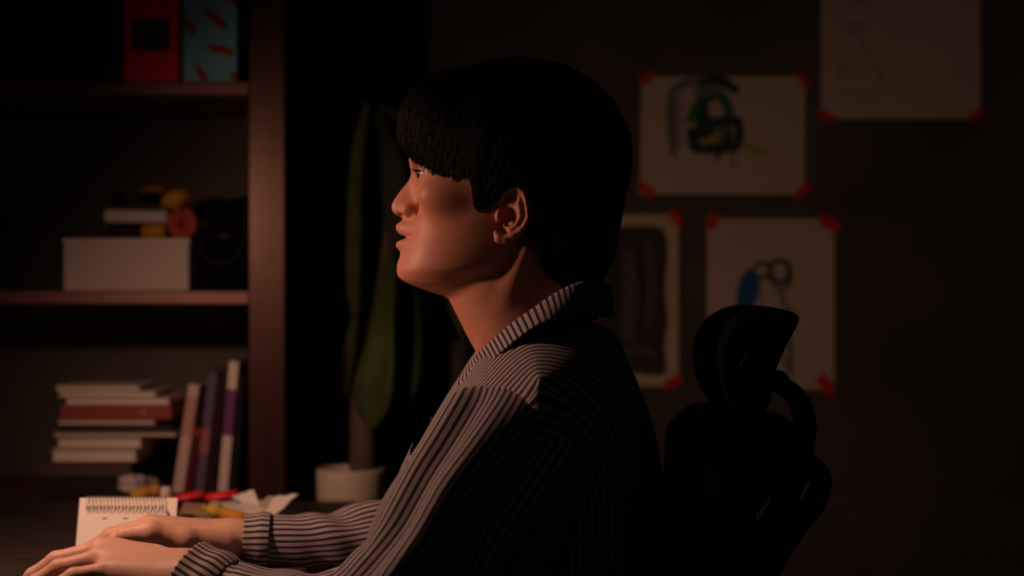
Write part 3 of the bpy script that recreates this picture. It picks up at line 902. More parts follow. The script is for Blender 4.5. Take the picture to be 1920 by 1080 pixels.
# ------------------------------------------------------------------ office chair
def office_chair():
    r = empty('office_chair', (0.12, 1.7, 0), 'black office chair with curved headrest behind the striped shirt', 'chair')
    o = Vector(r.location)
    # headrest: side outline swept across, rounded
    fr = [(1337, 768), (1316, 733), (1306, 688), (1309, 642), (1324, 609), (1350, 586), (1386, 573)]
    bk = [(1466, 577), (1492, 584), (1500, 597), (1480, 635), (1464, 668), (1452, 700), (1442, 748), (1400, 772)]
    poly = [Vector((W(x, y, 1.80).x, 0, W(x, y, 1.7).z)) for x, y in fr] + [Vector((W(x, y, 1.60).x, 0, W(x, y, 1.69).z)) for x, y in bk]
    pts = spline([(p.x, p.z) for p in poly] + [(poly[0].x, poly[0].z)], 64)[:-1]
    cx = pts[:, 0].mean(); cz = pts[:, 1].mean()
    V = []; F = []; n = len(pts)
    ys = np.concatenate([-0.125 + 0.022 * (1 - np.cos(np.linspace(0, math.pi / 2, 7))) * 1.0, np.linspace(-0.09, 0.09, 7), 0.125 - 0.022 * (1 - np.cos(np.linspace(math.pi / 2, 0, 7)))])
    for yv in ys:
        e = max(0.0, (abs(yv) - 0.103) / 0.022)
        k = 0.86 + 0.14 * math.sqrt(max(0, 1 - e * e))
        wrap = -0.012 * (yv / 0.125) ** 2
        for x, z in pts:
            V.append(Vector((cx + (x - cx) * k + wrap * 0.3, 1.7 + yv, cz + (z - cz) * k)) - o)
    m = len(ys)
    for i in range(m - 1):
        for k in range(n):
            k2 = (k + 1) % n
            F.append((i * n + k, (i + 1) * n + k, (i + 1) * n + k2, i * n + k2))
    F.append(tuple(range(n))); F.append(tuple((m - 1) * n + k for k in range(n))[::-1])
    hd = mesh_obj('headrest', V, F, M['blackfab'], r, True)
    # seam piping on the near end
    tube('piping', [W(1384, 703, 1.58) - o, W(1390, 685, 1.575) - o, W(1402, 664, 1.575) - o, W(1414, 650, 1.58) - o], [0.0018] * 4, M['black'], hd, 8, 14)
    tube('headrest_pivot', [W(1440, 716, 1.66) - o, W(1458, 714, 1.70) - o, W(1462, 716, 1.74) - o], [0.0105, 0.0115, 0.0105], M['black'], r, 16, 8)
    tube('headrest_pivot', [W(1425, 712, 1.70) - o, W(1464, 716, 1.70) - o], [0.0105, 0.009], M['black'], r, 16)
    tube('headrest_arm', [W(1455, 716, 1.7) - o, W(1486, 737, 1.7) - o, W(1504, 766, 1.7) - o, W(1509, 805, 1.7) - o, W(1502, 850, 1.7) - o, W(1488, 895, 1.7) - o], [0.0095, 0.0105, 0.0115, 0.0125, 0.0125, 0.012], M['black'], r, 18, 30)
    tube('headrest_post', [W(1400, 740, 1.7) - o, W(1410, 800, 1.7) - o, W(1440, 870, 1.7) - o], [0.018, 0.02, 0.024], M['black'], r, 18, 14)
    # backrest: rounded shell
    V = []; F = []
    ny, nz = 25, 28
    y0, y1 = 1.475, 1.925
    def shell(front):
        out = []
        for j in range(nz):
            for i in range(ny):
                a = -1 + 2 * i / (ny - 1); b = -1 + 2 * j / (nz - 1)
                # rounded rectangle
                p = 3.6
                s = 1.0 / max(1e-6, (abs(a) ** p + abs(b) ** p) ** (1 / p)) if (abs(a) > 0 or abs(b) > 0) else 1
                mx = max(abs(a), abs(b)); s = s * mx if mx > 0 else 1
                A = a * s; B = b * s
                z = 0.72 + B * 0.226
                rim = max(0.0, 1 - max(abs(A), abs(B)) ** 8)
                xm = 0.205 + (z - 0.72) * 0.06 + 0.018 * A * A * -1
                t = 0.030 * (0.25 + 0.75 * rim)
                out.append(Vector((xm + (t if not front else -t), 1.7 + A * 0.222, z)) - o)
        return out
    Vf = shell(True); Vb = shell(False); V = Vf + Vb; n = len(Vf)
    for j in range(nz - 1):
        for i in range(ny - 1):
            a = j * ny + i
            F.append((a, a + 1, a + ny + 1, a + ny)); F.append((n + a, n + a + ny, n + a + ny + 1, n + a + 1))
    bd = [i for i in range(ny)] + [j * ny + ny - 1 for j in range(1, nz)] + [(nz - 1) * ny + i for i in range(ny - 2, -1, -1)] + [j * ny for j in range(nz - 2, 0, -1)]
    for k in range(len(bd)):
        a, b = bd[k], bd[(k + 1) % len(bd)]
        F.append((a, a + n, b + n, b))
    mesh_obj('backrest', V, F, M['blackfab'], r, True)
    # rear frame: side arm, struts and hub
    tube('back_frame', [W(1430, 800, 1.70) - o, W(1465, 825, 1.7) - o, W(1500, 868, 1.7) - o, W(1532, 888, 1.7) - o, W(1540, 908, 1.7) - o, W(1524, 945, 1.7) - o, W(1480, 1003, 1.7) - o, W(1432, 1078, 1.7) - o, W(1360, 1200, 1.7) - o, W(1270, 1330, 1.7) - o],
         [0.02, 0.022, 0.018, 0.0125, 0.0115, 0.0125, 0.0125, 0.015, 0.018, 0.02], M['black'], r, 18, 50)
    tube('strut', [W(1430, 880, 1.7) - o, W(1480, 872, 1.7) - o, W(1476, 915, 1.7) - o, W(1468, 950, 1.7) - o], [0.03, 0.022, 0.0165, 0.014], M['black'], r, 18, 20)
    tube('strut', [W(1470, 940, 1.7) - o, W(1440, 985, 1.7) - o, W(1418, 1030, 1.7) - o, W(1390, 1090, 1.7) - o], [0.0125, 0.0115, 0.0125, 0.014], M['black'], r, 18, 20)
    tube('strut', [W(1440, 860, 1.7) - o, W(1424, 920, 1.7) - o, W(1395, 965, 1.7) - o, W(1400, 1000, 1.7) - o, W(1420, 1040, 1.7) - o], [0.016, 0.012, 0.011, 0.013, 0.014], M['black'], r, 18, 20)
    def plate(name, pts, y0, y1):
        k = len(pts); b = bmesh.new()
        vs = [b.verts.new(Vector((W(x, y, 1.7).x, yy, W(x, y, 1.7).z)) - o) for yy in (y0, y1) for x, y in pts]
        b.faces.new(vs[:k]); b.faces.new(vs[k:][::-1])
        for i in range(k): b.faces.new((vs[i], vs[k + i], vs[k + (i + 1) % k], vs[(i + 1) % k]))
        bmesh.ops.bevel(b, geom=list(b.edges), offset=0.003, segments=2, affect='EDGES')
        bm_obj(name, b, M['black'], r)
    plate('lumbar_bracket', [(1390, 772), (1438, 768), (1444, 797), (1488, 824), (1508, 862), (1500, 900), (1474, 910), (1448, 910), (1424, 940), (1404, 969), (1380, 960)], 1.672, 1.728)
    plate('tilt_bracket', [(1380, 955), (1404, 971), (1420, 987), (1446, 1003), (1474, 1008), (1432, 1076), (1384, 1160), (1300, 1160), (1340, 1000)], 1.672, 1.728)
    # seat, lift and foot
    box('seat', (0.48, 0.48, 0.07), (-0.05, 0, 0.455), M['blackfab'], r, 0.03, 4)
    box('seat_plate', (0.22, 0.2, 0.04), (0.0, 0, 0.40), M['black'], r, 0.008)
    tube('gas_lift', [(0, 0, 0.10), (0, 0, 0.385)], 0.025, M['metal'], r, 20)
    for k in range(5):
        a = 2 * math.pi * k / 5 + 0.3
        c, s = math.cos(a), math.sin(a)
        tube('base_leg', [(0.02 * c, 0.02 * s, 0.115), (0.17 * c, 0.17 * s, 0.10), (0.29 * c, 0.29 * s, 0.078)], [0.03, 0.022, 0.016], M['black'], r, 12, 8)
        q = bmesh.new(); bmesh.ops.create_cone(q, cap_ends=True, segments=24, radius1=0.028, radius2=0.028, depth=0.035)
        w_ = bm_obj('caster', q, M['black'], r, True); w_.location = (0.29 * c, 0.29 * s, 0.0285); w_.rotation_euler = (math.pi / 2, 0, a)
office_chair()

# ------------------------------------------------------------------ drawings taped to the wall
def wallp(px, py, lift=0.0):
    return W(px, py, WALLY - lift)
def ribbon(name, pts, wd, mt, parent, o, lift=0.0014, n=24, taper=0.5):
    q = spline([(a, b) for a, b in pts], n)
    V = []; F = []
    for i in range(n):
        t = q[min(i + 1, n - 1)] - q[max(i - 1, 0)]; t /= max(1e-6, np.linalg.norm(t))
        nn = np.array([-t[1], t[0]])
        ww = wd * (1 - taper * abs(2 * i / (n - 1) - 1) ** 2) / 2 * (1 + 0.15 * math.sin(i * 1.7))
        V.append(wallp(*(q[i] + nn * ww), lift) - o); V.append(wallp(*(q[i] - nn * ww), lift) - o)
    for i in range(n - 1):
        F.append((2 * i, 2 * i + 1, 2 * i + 3, 2 * i + 2))
    return mesh_obj(name, V, F, mt, parent)
def patch(name, pts, mt, parent, o, lift=0.0012):
    q = spline(list(pts) + [pts[0]], 60)[:-1]
    return mesh_obj(name, [wallp(a, b, lift) - o for a, b in q], [tuple(range(len(q)))[::-1]], mt, parent)
def sheet(name, label, x0, y0, x1, y1, tapes, skew=0):
    c = wallp((x0 + x1) / 2, y1)
    r = empty(name, c, label, 'drawing', 'drawings taped to the wall')
    n = 10; V = []; F = []
    for j in range(n + 1):
        for i in range(n + 1):
            a = i / n; b = j / n
            p = wallp(x0 + (x1 - x0) * a + skew * b, y0 + (y1 - y0) * b, 0.0008)
            V.append(p - c)
    m = len(V)
    V += [v + Vector((0, 0.0006, 0)) for v in V[:m]]
    for j in range(n):
        for i in range(n):
            a = j * (n + 1) + i
            F.append((a, a + n + 1, a + n + 2, a + 1)); F.append((m + a, m + a + 1, m + a + n + 2, m + a + n + 1))
    sh = mesh_obj('paper_sheet', V, F, M['paper2'], r)
    for (tx, ty, ang, ln) in tapes:
        # torn piece of tape across the corner
        ca, sa = math.cos(math.radians(ang)), math.sin(math.radians(ang))
        q = []
        for (u, v_) in [(-1, -0.42), (-0.3, -0.5), (0.4, -0.46), (1, -0.4), (0.93, -0.1), (1.02, 0.3), (0.3, 0.5), (-0.4, 0.44), (-1.0, 0.42), (-0.92, 0.0)]:
            q.append((tx + (u * ca - v_ * sa) * ln / 2, ty + (u * sa + v_ * ca) * ln / 2))
        V = [wallp(a, b, 0.0030) - c for a, b in q] + [wallp(a, b, 0.0022) - c for a, b in q]
        k = len(q); F = [tuple(range(k))[::-1], tuple(range(k, 2 * k))] + [(i, (i + 1) % k, k + (i + 1) % k, k + i) for i in range(k)]
        mesh_obj('tape', V, F, M['tape'], r)
    return r, c
ink = dict(green=cm('ink_green', (0.03, 0.16, 0.035)), dgreen=cm('ink_dark_green', (0.015, 0.05, 0.03)), blue=cm('ink_blue', (0.012, 0.10, 0.26)),
           slate=cm('ink_slate', (0.14, 0.16, 0.15)), black=cm('ink_black', (0.02, 0.02, 0.02)), yellow=cm('ink_yellow', (0.32, 0.28, 0.04)),
           pencil=cm('ink_pencil', (0.34, 0.30, 0.24)), wash=cm('ink_wash', (0.30, 0.29, 0.26)), plum=cm('ink_plum', (0.045, 0.032, 0.034)), grey=cm('ink_grey', (0.085, 0.07, 0.07)))
# landscape sheet with the green figure
r, c = sheet('green_drawing', 'landscape sheet with a scribbled green figure, red tape at its corners', 1203, 143, 1510, 364,
             [(1213, 147, -40, 34), (1507, 149, 50, 34), (1213, 357, 40, 38), (1505, 358, -42, 38)], -3)
for pts, wd, cl in [([(1262, 165), (1258, 220), (1264, 295)], 14, 'slate'), ([(1276, 165), (1274, 225), (1275, 280)], 9, 'wash'), ([(1260, 168), (1290, 155), (1330, 152)], 14, 'slate'), ([(1310, 158), (1345, 150), (1385, 172)], 16, 'dgreen'),
                    ([(1290, 230), (1310, 195), (1345, 178), (1365, 200), (1366, 232)], 16, 'green'), ([(1298, 200), (1305, 215), (1318, 240)], 16, 'green'), ([(1325, 175), (1318, 215), (1322, 250)], 14, 'dgreen'),
                    ([(1295, 240), (1300, 262), (1302, 284)], 17, 'dgreen'), ([(1300, 281), (1345, 279), (1388, 277)], 14, 'dgreen'), ([(1385, 228), (1386, 252), (1380, 276)], 15, 'dgreen'),
                    ([(1325, 232), (1355, 228), (1392, 226)], 16, 'dgreen'), ([(1312, 262), (1330, 263), (1350, 258)], 22, 'yellow'), ([(1350, 235), (1353, 262), (1344, 302)], 10, 'green'),
                    ([(1366, 235), (1366, 262), (1364, 276)], 9, 'black'), ([(1296, 250), (1318, 246), (1342, 240)], 20, 'dgreen'), ([(1300, 176), (1320, 172), (1345, 162)], 16, 'slate'), ([(1318, 205), (1326, 225), (1334, 236)], 14, 'black'), ([(1390, 270), (1420, 283), (1442, 288)], 9, 'yellow'), ([(1372, 280), (1374, 300), (1376, 318)], 8, 'wash')]:
    ribbon('ink_stroke', pts, wd * 1.35, ink[cl], r, c, 0.0012 + 0.0001 * random.random() * 5)
# dark painting partly behind the head
r, c = sheet('dark_painting', 'portrait sheet painted almost wholly dark, behind the shirt collar', 1040, 402, 1272, 724,
             [(1268, 410, 55, 36), (1262, 716, -30, 38), (1045, 408, -50, 34), (1046, 716, 45, 34)])
patch('paint_field', [(1062, 425), (1120, 430), (1180, 424), (1240, 428), (1252, 470), (1247, 540), (1252, 600), (1246, 650), (1250, 690), (1236, 704), (1180, 700), (1120, 706), (1066, 700), (1060, 560)], ink['plum'], r, c)
for pts, wd, cl in [([(1180, 470), (1184, 560), (1178, 640)], 26, 'grey'), ([(1215, 450), (1222, 540), (1214, 610)], 18, 'grey'), ([(1150, 480), (1150, 560), (1146, 640)], 16, 'black'), ([(1165, 660), (1200, 655), (1232, 665)], 16, 'grey'), ([(1200, 440), (1202, 540), (1198, 620)], 8, 'black')]:
    ribbon('ink_stroke', pts, wd, ink[cl], r, c, 0.0016 + 0.0004 * random.random())
# blue bird-like figure
r, c = sheet('blue_drawing', 'portrait sheet with a blue smudge and looping black lines above the headrest', 1326, 410, 1564, 730,
             [(1336, 416, -65, 36), (1556, 420, 25, 46), (1548, 722, 50, 44), (1330, 722, 40, 34)])
patch('paint_field', [(1382, 545), (1390, 518), (1405, 505), (1422, 515), (1424, 545), (1414, 572), (1396, 590), (1380, 585)], ink['blue'], r, c, 0.0012)
for pts, wd, cl in [([(1408, 512), (1424, 494), (1445, 500), (1436, 520), (1420, 515)], 8, 'black'), ([(1440, 505), (1460, 488), (1478, 498), (1476, 525), (1458, 528), (1446, 512)], 10, 'black'),
                    ([(1478, 500), (1482, 525), (1468, 548)], 8, 'slate'), ([(1438, 520), (1462, 545), (1475, 580), (1500, 592)], 9, 'slate'), ([(1425, 525), (1428, 555), (1420, 580)], 5, 'wash'),
                    ([(1474, 600), (1480, 650), (1484, 706)], 11, 'slate'), ([(1462, 660), (1476, 690), (1490, 704)], 8, 'slate')]:
    ribbon('ink_stroke', pts, wd, ink[cl], r, c, 0.0016 + 0.0005 * random.random())
# pale pencil sketch, upper right
r, c = sheet('pencil_sketch', 'pale sheet with a faint pencil sketch, highest on the wall', 1540, -190, 1838, 222,
             [(1548, 218, 30, 34), (1830, 216, -35, 34), (1546, -184, -40, 34), (1832, -184, 40, 34)])
for pts, wd, cl in [([(1590, 8), (1612, 2), (1640, 12)], 9, 'pencil'), ([(1560, 30), (1590, 44), (1635, 38), (1660, 20)], 6, 'pencil'), ([(1590, 48), (1604, 60), (1618, 46)], 11, 'pencil'), ([(1592, 110), (1578, 128), (1566, 150)], 11, 'pencil'),
                    ([(1640, 125), (1652, 138), (1655, 158)], 10, 'pencil'), ([(1556, 170), (1600, 182), (1650, 176), (1680, 160)], 4, 'pencil'), ([(1612, 66), (1620, 90), (1628, 120)], 4, 'pencil'), ([(1590, -60), (1640, -90), (1720, -60), (1740, 0)], 5, 'pencil')]:
    ribbon('ink_stroke', pts, wd, ink[cl], r, c, 0.0012 + 0.0005 * random.random())

# ------------------------------------------------------------------ things on the shelf
SPX = FPX / (SF + 0.02)
def sx(px, d=SF + 0.02): return (px - 960) / FPX * d
def sz(py, d=SF + 0.02): return CAMZ - (py - 540) / FPX * d

def box_file(name, label, x0, x1, z0, ht, col, dep=0.24):
    w_ = x1 - x0; t = 0.003
    r = empty(name, ((x0 + x1) / 2, SF + 0.02 + dep / 2, z0), label, 'box file')
    m = cm(name + '_card', col, 0.55, 0.35)
    box('front_panel', (w_, t, ht), (0, -dep / 2 + t / 2, ht / 2), m, r, 0.0012)
    for s in (-1, 1): box('side_panel', (t, dep - 2 * t, ht), (s * (w_ / 2 - t / 2), 0, ht / 2), m, r, 0.0012)
    box('rear_panel', (w_, t, ht), (0, dep / 2 - t / 2, ht / 2), m, r, 0.0012)
    box('bottom_panel', (w_ - 2 * t, dep - 2 * t, t), (0, 0, t / 2), m, r, 0)
    return r, -dep / 2
r, yf = box_file('red_box_file', 'red cardboard box file with a dark square label on the top shelf', sx(232), sx(334), Z1, 0.26, (0.95, 0.003, 0.003))
box('label_plate', (0.058, 0.002, 0.047), (0.0, yf - 0.0008, sz(66) - Z1), cm('label_dark', (0.05, 0.006, 0.008)), r, 0.0005)
r, yf = box_file('teal_box_file', 'teal cardboard box file printed with flying pink comets on the top shelf', sx(343), sx(444), Z1, 0.26, (0.17, 0.55, 0.68))
pk = cm('print_pink', (0.36, 0.035, 0.07)); og = cm('print_orange', (0.40, 0.09, 0.02)); dk = cm('print_dark', (0.02, 0.03, 0.03))
cxm = (sx(343) + sx(444)) / 2
def comet(px, py, tx, ty):
    """tail point (tx,ty) to head (px,py), flat print on the box front"""
    def P(a, b, l): return (max(-0.0405, min(0.0405, sx(a) - cxm)), yf - l, max(0.002, sz(b) - Z1))
    dx, dy = px - tx, py - ty; L = math.hypot(dx, dy); ux, uy = dx / L, dy / L; nx_, ny_ = -uy, ux
    mid = (px - ux * 14, py - uy * 14)
    mesh_obj('print_tail', [P(tx - nx_ * 2, ty - ny_ * 2, 0.0006), P(tx + nx_ * 2, ty + ny_ * 2, 0.0006), P(mid[0] + nx_ * 9, mid[1] + ny_ * 9, 0.0006), P(mid[0] - nx_ * 9, mid[1] - ny_ * 9, 0.0006)], [(0, 1, 2, 3)], pk, r)
    for rad, cc, m_, l in ((9.5, (px - ux * 8, py - uy * 8), og, 0.0008), (7, (px, py), dk, 0.0007)):
        mesh_obj('print_spot', [P(cc[0] + rad * math.cos(a), cc[1] + rad * math.sin(a), l) for a in np.linspace(0, 2 * math.pi, 17)[:-1]], [tuple(range(16))], m_, r)
for a in [(420, 48, 378, 16), (362, 58, 345, 34), (432, 98, 383, 86), (384, 150, 366, 118), (438, 142, 438, 182), (440, 2, 424, -30), (375, -30, 345, -60), (425, -70, 385, -90)]:
    comet(*a)
r, yf = box_file('grey_box_file', 'dark grey box file at the left end of the top shelf', sx(118), sx(222), Z1, 0.25, (0.03, 0.03, 0.032))

# ribbed white storage basket on the middle shelf
def basket():
    x0, x1 = sx(120), sx(355); w_ = x1 - x0; dp = 0.19; ht = sz(447) - Z2; t = 0.003
    r = empty('storage_basket', ((x0 + x1) / 2, SF + 0.018 + dp / 2, Z2), 'white plastic storage basket with vertical ribs on the middle shelf', 'basket')
    m = cm('basket_white', (0.55, 0.50, 0.46), 0.55)
    box('front_wall', (w_, t, ht), (0, -dp / 2 + t / 2, ht / 2), m, r, 0.001)
    box('rear_wall', (w_, t, ht), (0, dp / 2 - t / 2, ht / 2), m, r, 0.001)
    for s in (-1, 1): box('end_wall', (t, dp - 2 * t, ht), (s * (w_ / 2 - t / 2), 0, ht / 2), m, r, 0.001)
    box('base', (w_ - 2 * t, dp - 2 * t, t), (0, 0, t / 2), m, r, 0)
    box('rim', (w_ + 0.004, 0.006, 0.006), (0, -dp / 2, ht - 0.003), m, r, 0.0015)
    n = 32; rb = None
    for i in range(n):
        x = -w_ / 2 + w_ * (i + 0.5) / n
        if rb is None:
            rb = box('rib', (0.0028, 0.003, ht - 0.008), (x, -dp / 2 - 0.0012, ht / 2 - 0.003), m, r, 0.0008, 1)
        else:
            c_ = rb.copy(); C.objects.link(c_); c_.parent = r; c_.location = (x, -dp / 2 - 0.0012, ht / 2 - 0.003)
    return ht
BH = basket()
yb = SF + 0.06
def blob(name, label, cat, c, r3, col, rot=(0, 0, 0), wob=0.06, seed=0):
    b = bmesh.new(); bmesh.ops.create_icosphere(b, subdivisions=4, radius=1.0)
    for v in b.verts:
        p = v.co.copy()
        k = 1 + wob * math.sin(p.x * 5 + seed) * math.sin(p.y * 4 + 1.3 * seed) + wob * 0.6 * math.sin(p.z * 7 + seed * 2.1)
        v.co = Vector((p.x * r3[0] * k, p.y * r3[1] * k, p.z * r3[2] * k))
    o = bm_obj(name, b, cm(name + '_surface', col, 0.7, 0.3), None, True); o.location = c; o.rotation_euler = rot
    return tag(o, label, cat)
def sp(px, py, d=SF + 0.03): return W(px, py, d)
# marker pens lying across the basket
def marker(name, label, a, b, rad, col_body, col_cap, capf=0.3):
    A, B = Vector(a), Vector(b); r = empty(name, tuple(A), label, 'marker')
    q = A.lerp(B, 1 - capf) - A; e = B - A
    tube('barrel', [(0, 0, 0), tuple(q * 0.02), tuple(q)], [rad * 0.7, rad, rad], cm(name + '_barrel', col_body), r, 18)
    tube('cap', [tuple(q), tuple(q + (e - q) * 0.9), tuple(e)], [rad * 1.08, rad * 1.08, rad * 0.85], cm(name + '_cap', col_cap), r, 18)
    return r
marker('yellow_marker', 'thick yellow marker with black cap lying in the white ribbed basket', sp(312, 434, SF + 0.05), sp(205, 437, SF + 0.06), 0.0115, (0.50, 0.24, 0.03), (0.012, 0.012, 0.012), 0.6)
o = box('white_case', (sx(312) - sx(190), 0.06, 0.021), ((sx(312) + sx(190)) / 2, SF + 0.06, sz(405)), cm('case_white', (0.42, 0.37, 0.36), 0.5), None, 0.006, 3, (0, 0.02, 0))
tag(o, 'flat pale plastic case lying on the yellow marker in the basket', 'case')
def rose_roll():
    # rolled coral felt, spiral end towards the viewer
    r = empty('felt_roll', tuple(sp(338, 420, SF + 0.03)), 'coral red roll of felt at the right rim of the white basket', 'felt')
    V = []; F = []; n = 90
    for i in range(n):
        a = i / (n - 1) * 2 * math.pi * 3.2; rr = 0.004 + 0.0155 * (i / (n - 1))
        for dy in (0, 0.05): V.append((rr * math.cos(a) * 1.12, dy + 0.003 * math.sin(a * 2), rr * math.sin(a) * 1.22))
    for i in range(n - 1): F.append((2 * i, 2 * i + 1, 2 * i + 3, 2 * i + 2))
    o = mesh_obj('felt_sheet', V, F, cm('felt_coral', (0.42, 0.085, 0.05), 0.9, 0.1), r, True)
    s = o.modifiers.new('thickness', 'SOLIDIFY'); s.thickness = 0.0042; s.offset = 0
rose_roll()
blob('yellow_pouch', 'small yellow cloth pouch heaped above the coral roll', 'pouch', sp(330, 374, SF + 0.045), (0.024, 0.022, 0.0165), (0.40, 0.20, 0.03), (0, -0.35, 0), 0.07, 2)
blob('brown_pouch', 'brown leather pouch on top of the basket heap', 'pouch', sp(290, 358, SF + 0.07), (0.026, 0.02, 0.0105), (0.22, 0.085, 0.04), (0, -0.15, 0), 0.05, 4)
def tape_roll():
    r = empty('tape_roll', tuple(sp(255, 372, SF + 0.05)), 'black roll of tape lying on the pale case in the basket', 'tape roll')
    lathe('tape', [(0.018, -0.008), (0.034, -0.008), (0.035, -0.006), (0.035, 0.006), (0.034, 0.008), (0.018, 0.008), (0.017, 0.006), (0.017, -0.006), (0.018, -0.008)], M['black'], r)
    lathe('core', [(0.0165, -0.009), (0.0165, 0.009), (0.015, 0.009), (0.015, -0.009), (0.0165, -0.009)], cm('card_core', (0.3, 0.2, 0.15)), r)
tape_roll()
def dark_bag():
    r = empty('black_bag', (sx(412), SF + 0.14, Z2), 'black fabric bag beside the white basket on the shelf', 'bag')
    b = box_bm((0.072, 0.16, 0.115), (0, 0, 0.0575), 0.012, 3)
    for v in b.verts:
        if v.co.z > 0.06: v.co.x += (v.co.z - 0.06) * 0.15; v.co.z += v.co.x * 0.25
    bag = bm_obj('bag_body', b, M['blackfab'], r, True)
    box('flap', (0.076, 0.164, 0.03), (0.004, 0, 0.125), M['blackfab'], r, 0.012, 3, (0, -0.25, 0))
    tube('strap', [(-0.03, -0.08, 0.1), (-0.035, -0.088, 0.06), (0.0, -0.092, 0.04), (0.03, -0.088, 0.07), (0.034, -0.07, 0.14), (0.034, 0.0, 0.152)], [0.004] * 6, M['black'], r, 8, 40)
    box('buckle', (0.016, 0.005, 0.012), (0.0, -0.084, 0.085), M['black'], r, 0.002)
dark_bag()

# ------------------------------------------------------------------ books
def book(name, label, t, ht, dp, loc, rot, col, bands=(), pages=(0.8, 0.72, 0.64), group=None):
    """upright book: spine faces -Y; origin at the bottom front left corner of the spine; bands = (z0, z1, colour)"""
    r = empty(name, loc, label, 'book', group, rot)
    m = cm(name + '_cover_' + str(round(col[0] * 1000)) + str(round(col[2] * 1000)), col, 0.7, 0.15)
    c = 0.0016
    box('spine', (t, c, ht), (t / 2, c / 2, ht / 2), m, r, 0.0005, 1)
    for s in (0, 1):
        box('cover', (c, dp, ht), (c / 2 + s * (t - c), dp / 2 + c, ht / 2), m, r, 0.0004, 1)
    box('page_block', (t - 2 * c - 0.0004, dp - 0.005, ht - 0.006), (t / 2, dp / 2, ht / 2), cm('pages', pages, 0.9, 0.1), r, 0)
    for (z0, z1, bc) in bands:
        box('spine_band', (t * 0.96, 0.0008, z1 - z0), (t / 2, -0.0003, (z0 + z1) / 2), cm('band_%d_%d_%d' % tuple(int(q * 99) for q in bc), bc, 0.5), r, 0)
    return r
def lean(name, label, xb, xt, yt, t, col, bands=(), dp=0.17, d=SF + 0.03):
    """book whose spine runs from pixel xb at the shelf to pixel xt, yt at the top"""
    x0 = sx(xb, d); x1 = sx(xt, d); zt = sz(yt, d)
    L = math.hypot(x1 - x0, zt - Z3); a = math.atan2(x1 - x0, zt - Z3)
    return book(name, label, t, L, dp, (x0, d, Z3 + 0.0015), (0, a, 0), col, [(f0 * L, f1 * L, c_) for f0, f1, c_ in bands])
lean('pale_pink_book', 'tall pale pink paperback leaning, leftmost of the leaning books', 321, 354, 721, 0.0165, (0.66, 0.50, 0.47), [(0.55, 0.9, (0.56, 0.30, 0.28))])
lean('maroon_book', 'short dark red book leaning between pale pink and slate blue books', 343, 362, 800, 0.0125, (0.10, 0.012, 0.014), [(0.86, 0.98, (0.25, 0.02, 0.015))])
lean('slate_book', 'slate purple book with a pink patch on its spine, leaning', 363, 391, 699, 0.0140, (0.13, 0.10, 0.17), [(0.36, 0.56, (0.34, 0.12, 0.11))])
lean('black_cherry_book', 'near-black cherry book leaning beside the slate purple book', 382, 408, 703, 0.0145, (0.025, 0.010, 0.014))
lean('purple_band_book', 'tallest leaning book with a white spine and a purple middle band', 407, 430, 679, 0.0145, (0.74, 0.64, 0.58), [(0.465, 0.80, (0.16, 0.035, 0.17))])
lean('black_book', 'thin black book leaning against the right side of the shelf', 427, 446, 706, 0.012, (0.010, 0.009, 0.011))

def flat(name, label, xr, y0, y1, col, ang=0.0, dz=0.0, w_=0.17, yoff=0.0, spine=False):
    """book lying flat in the stack: right end at pixel xr, pixel rows y0 (top) to y1"""
    d = SF + 0.035 + yoff
    zt, zb = sz(y0, d), sz(y1, d); t = zt - zb
    r = empty(name, (sx(xr, d) - w_ / 2, d + 0.065, zb), label, 'book', 'books stacked flat on the lower shelf', (0, ang, 0))
    m = cm(name + '_cover', col, 0.55, 0.3); c = min(0.0016, t * 0.2)
    box('cover', (w_, 0.13, c), (0, 0, c / 2), m, r, 0.0004, 1)
    box('cover', (w_, 0.13, c), (0, 0, t - c / 2), m, r, 0.0004, 1)
    box('page_block', (w_ - 0.004, 0.124, t - 2 * c - 0.0002), (-0.001, 0.002, t / 2), m if spine else cm('pages', (0.8, 0.72, 0.64), 0.9, 0.1), r, 0)
    if spine: box('spine', (w_, c, t), (0, -0.065 + c / 2, t / 2), m, r, 0.0004, 1)
    return r
flat('cream_booklet', 'smallest cream booklet on top of the stack of flat books', 263, 722.5, 733, (0.66, 0.58, 0.51), 0, 0, 0.13)
flat('white_paperback', 'white paperback second from the top of the flat stack', 293, 733.3, 745, (0.70, 0.61, 0.54), 0, 0, 0.15)
flat('ivory_paperback', 'ivory paperback directly on top of the red book in the stack', 318, 745.3, 759.5, (0.66, 0.55, 0.48), 0, 0, 0.16)
r = flat('red_hardback', 'red hardback with a small pale emblem in the flat stack', 321, 760, 786, (0.32, 0.06, 0.052), 0, 0, 0.17, 0, True)
q = bmesh.new(); bmesh.ops.create_cone(q, cap_ends=True, segments=20, radius1=0.0042, radius2=0.0042, depth=0.0008)
e = bm_obj('emblem', q, cm('emblem_pale', (0.42, 0.22, 0.19)), r); e.location = (0.085 - (sx(321) - sx(269)), -0.0656, 0.0105); e.rotation_euler = (math.pi / 2, 0, 0)
flat('peach_paperback', 'peach paperback directly under the red hardback', 291, 786.4, 797, (0.46, 0.28, 0.19), 0, 0, 0.15)
flat('navy_hardback', 'dark navy hardback under the peach paperback', 322, 797.4, 808.5, (0.018, 0.02, 0.035), 0, 0, 0.17, 0.0, True)
flat('grey_magazine', 'grey brown magazine under the navy hardback, its end sticking out', 331, 809, 819.5, (0.17, 0.12, 0.095), 0, 0, 0.19)
flat('white_notebook', 'white notebook under the grey brown magazine', 266, 820, 840, (0.68, 0.60, 0.54), 0, 0, 0.13)
flat('pale_notebook', 'thick pale notebook in the lower half of the flat stack', 256, 841, 866, (0.70, 0.60, 0.53), 0, 0, 0.13)
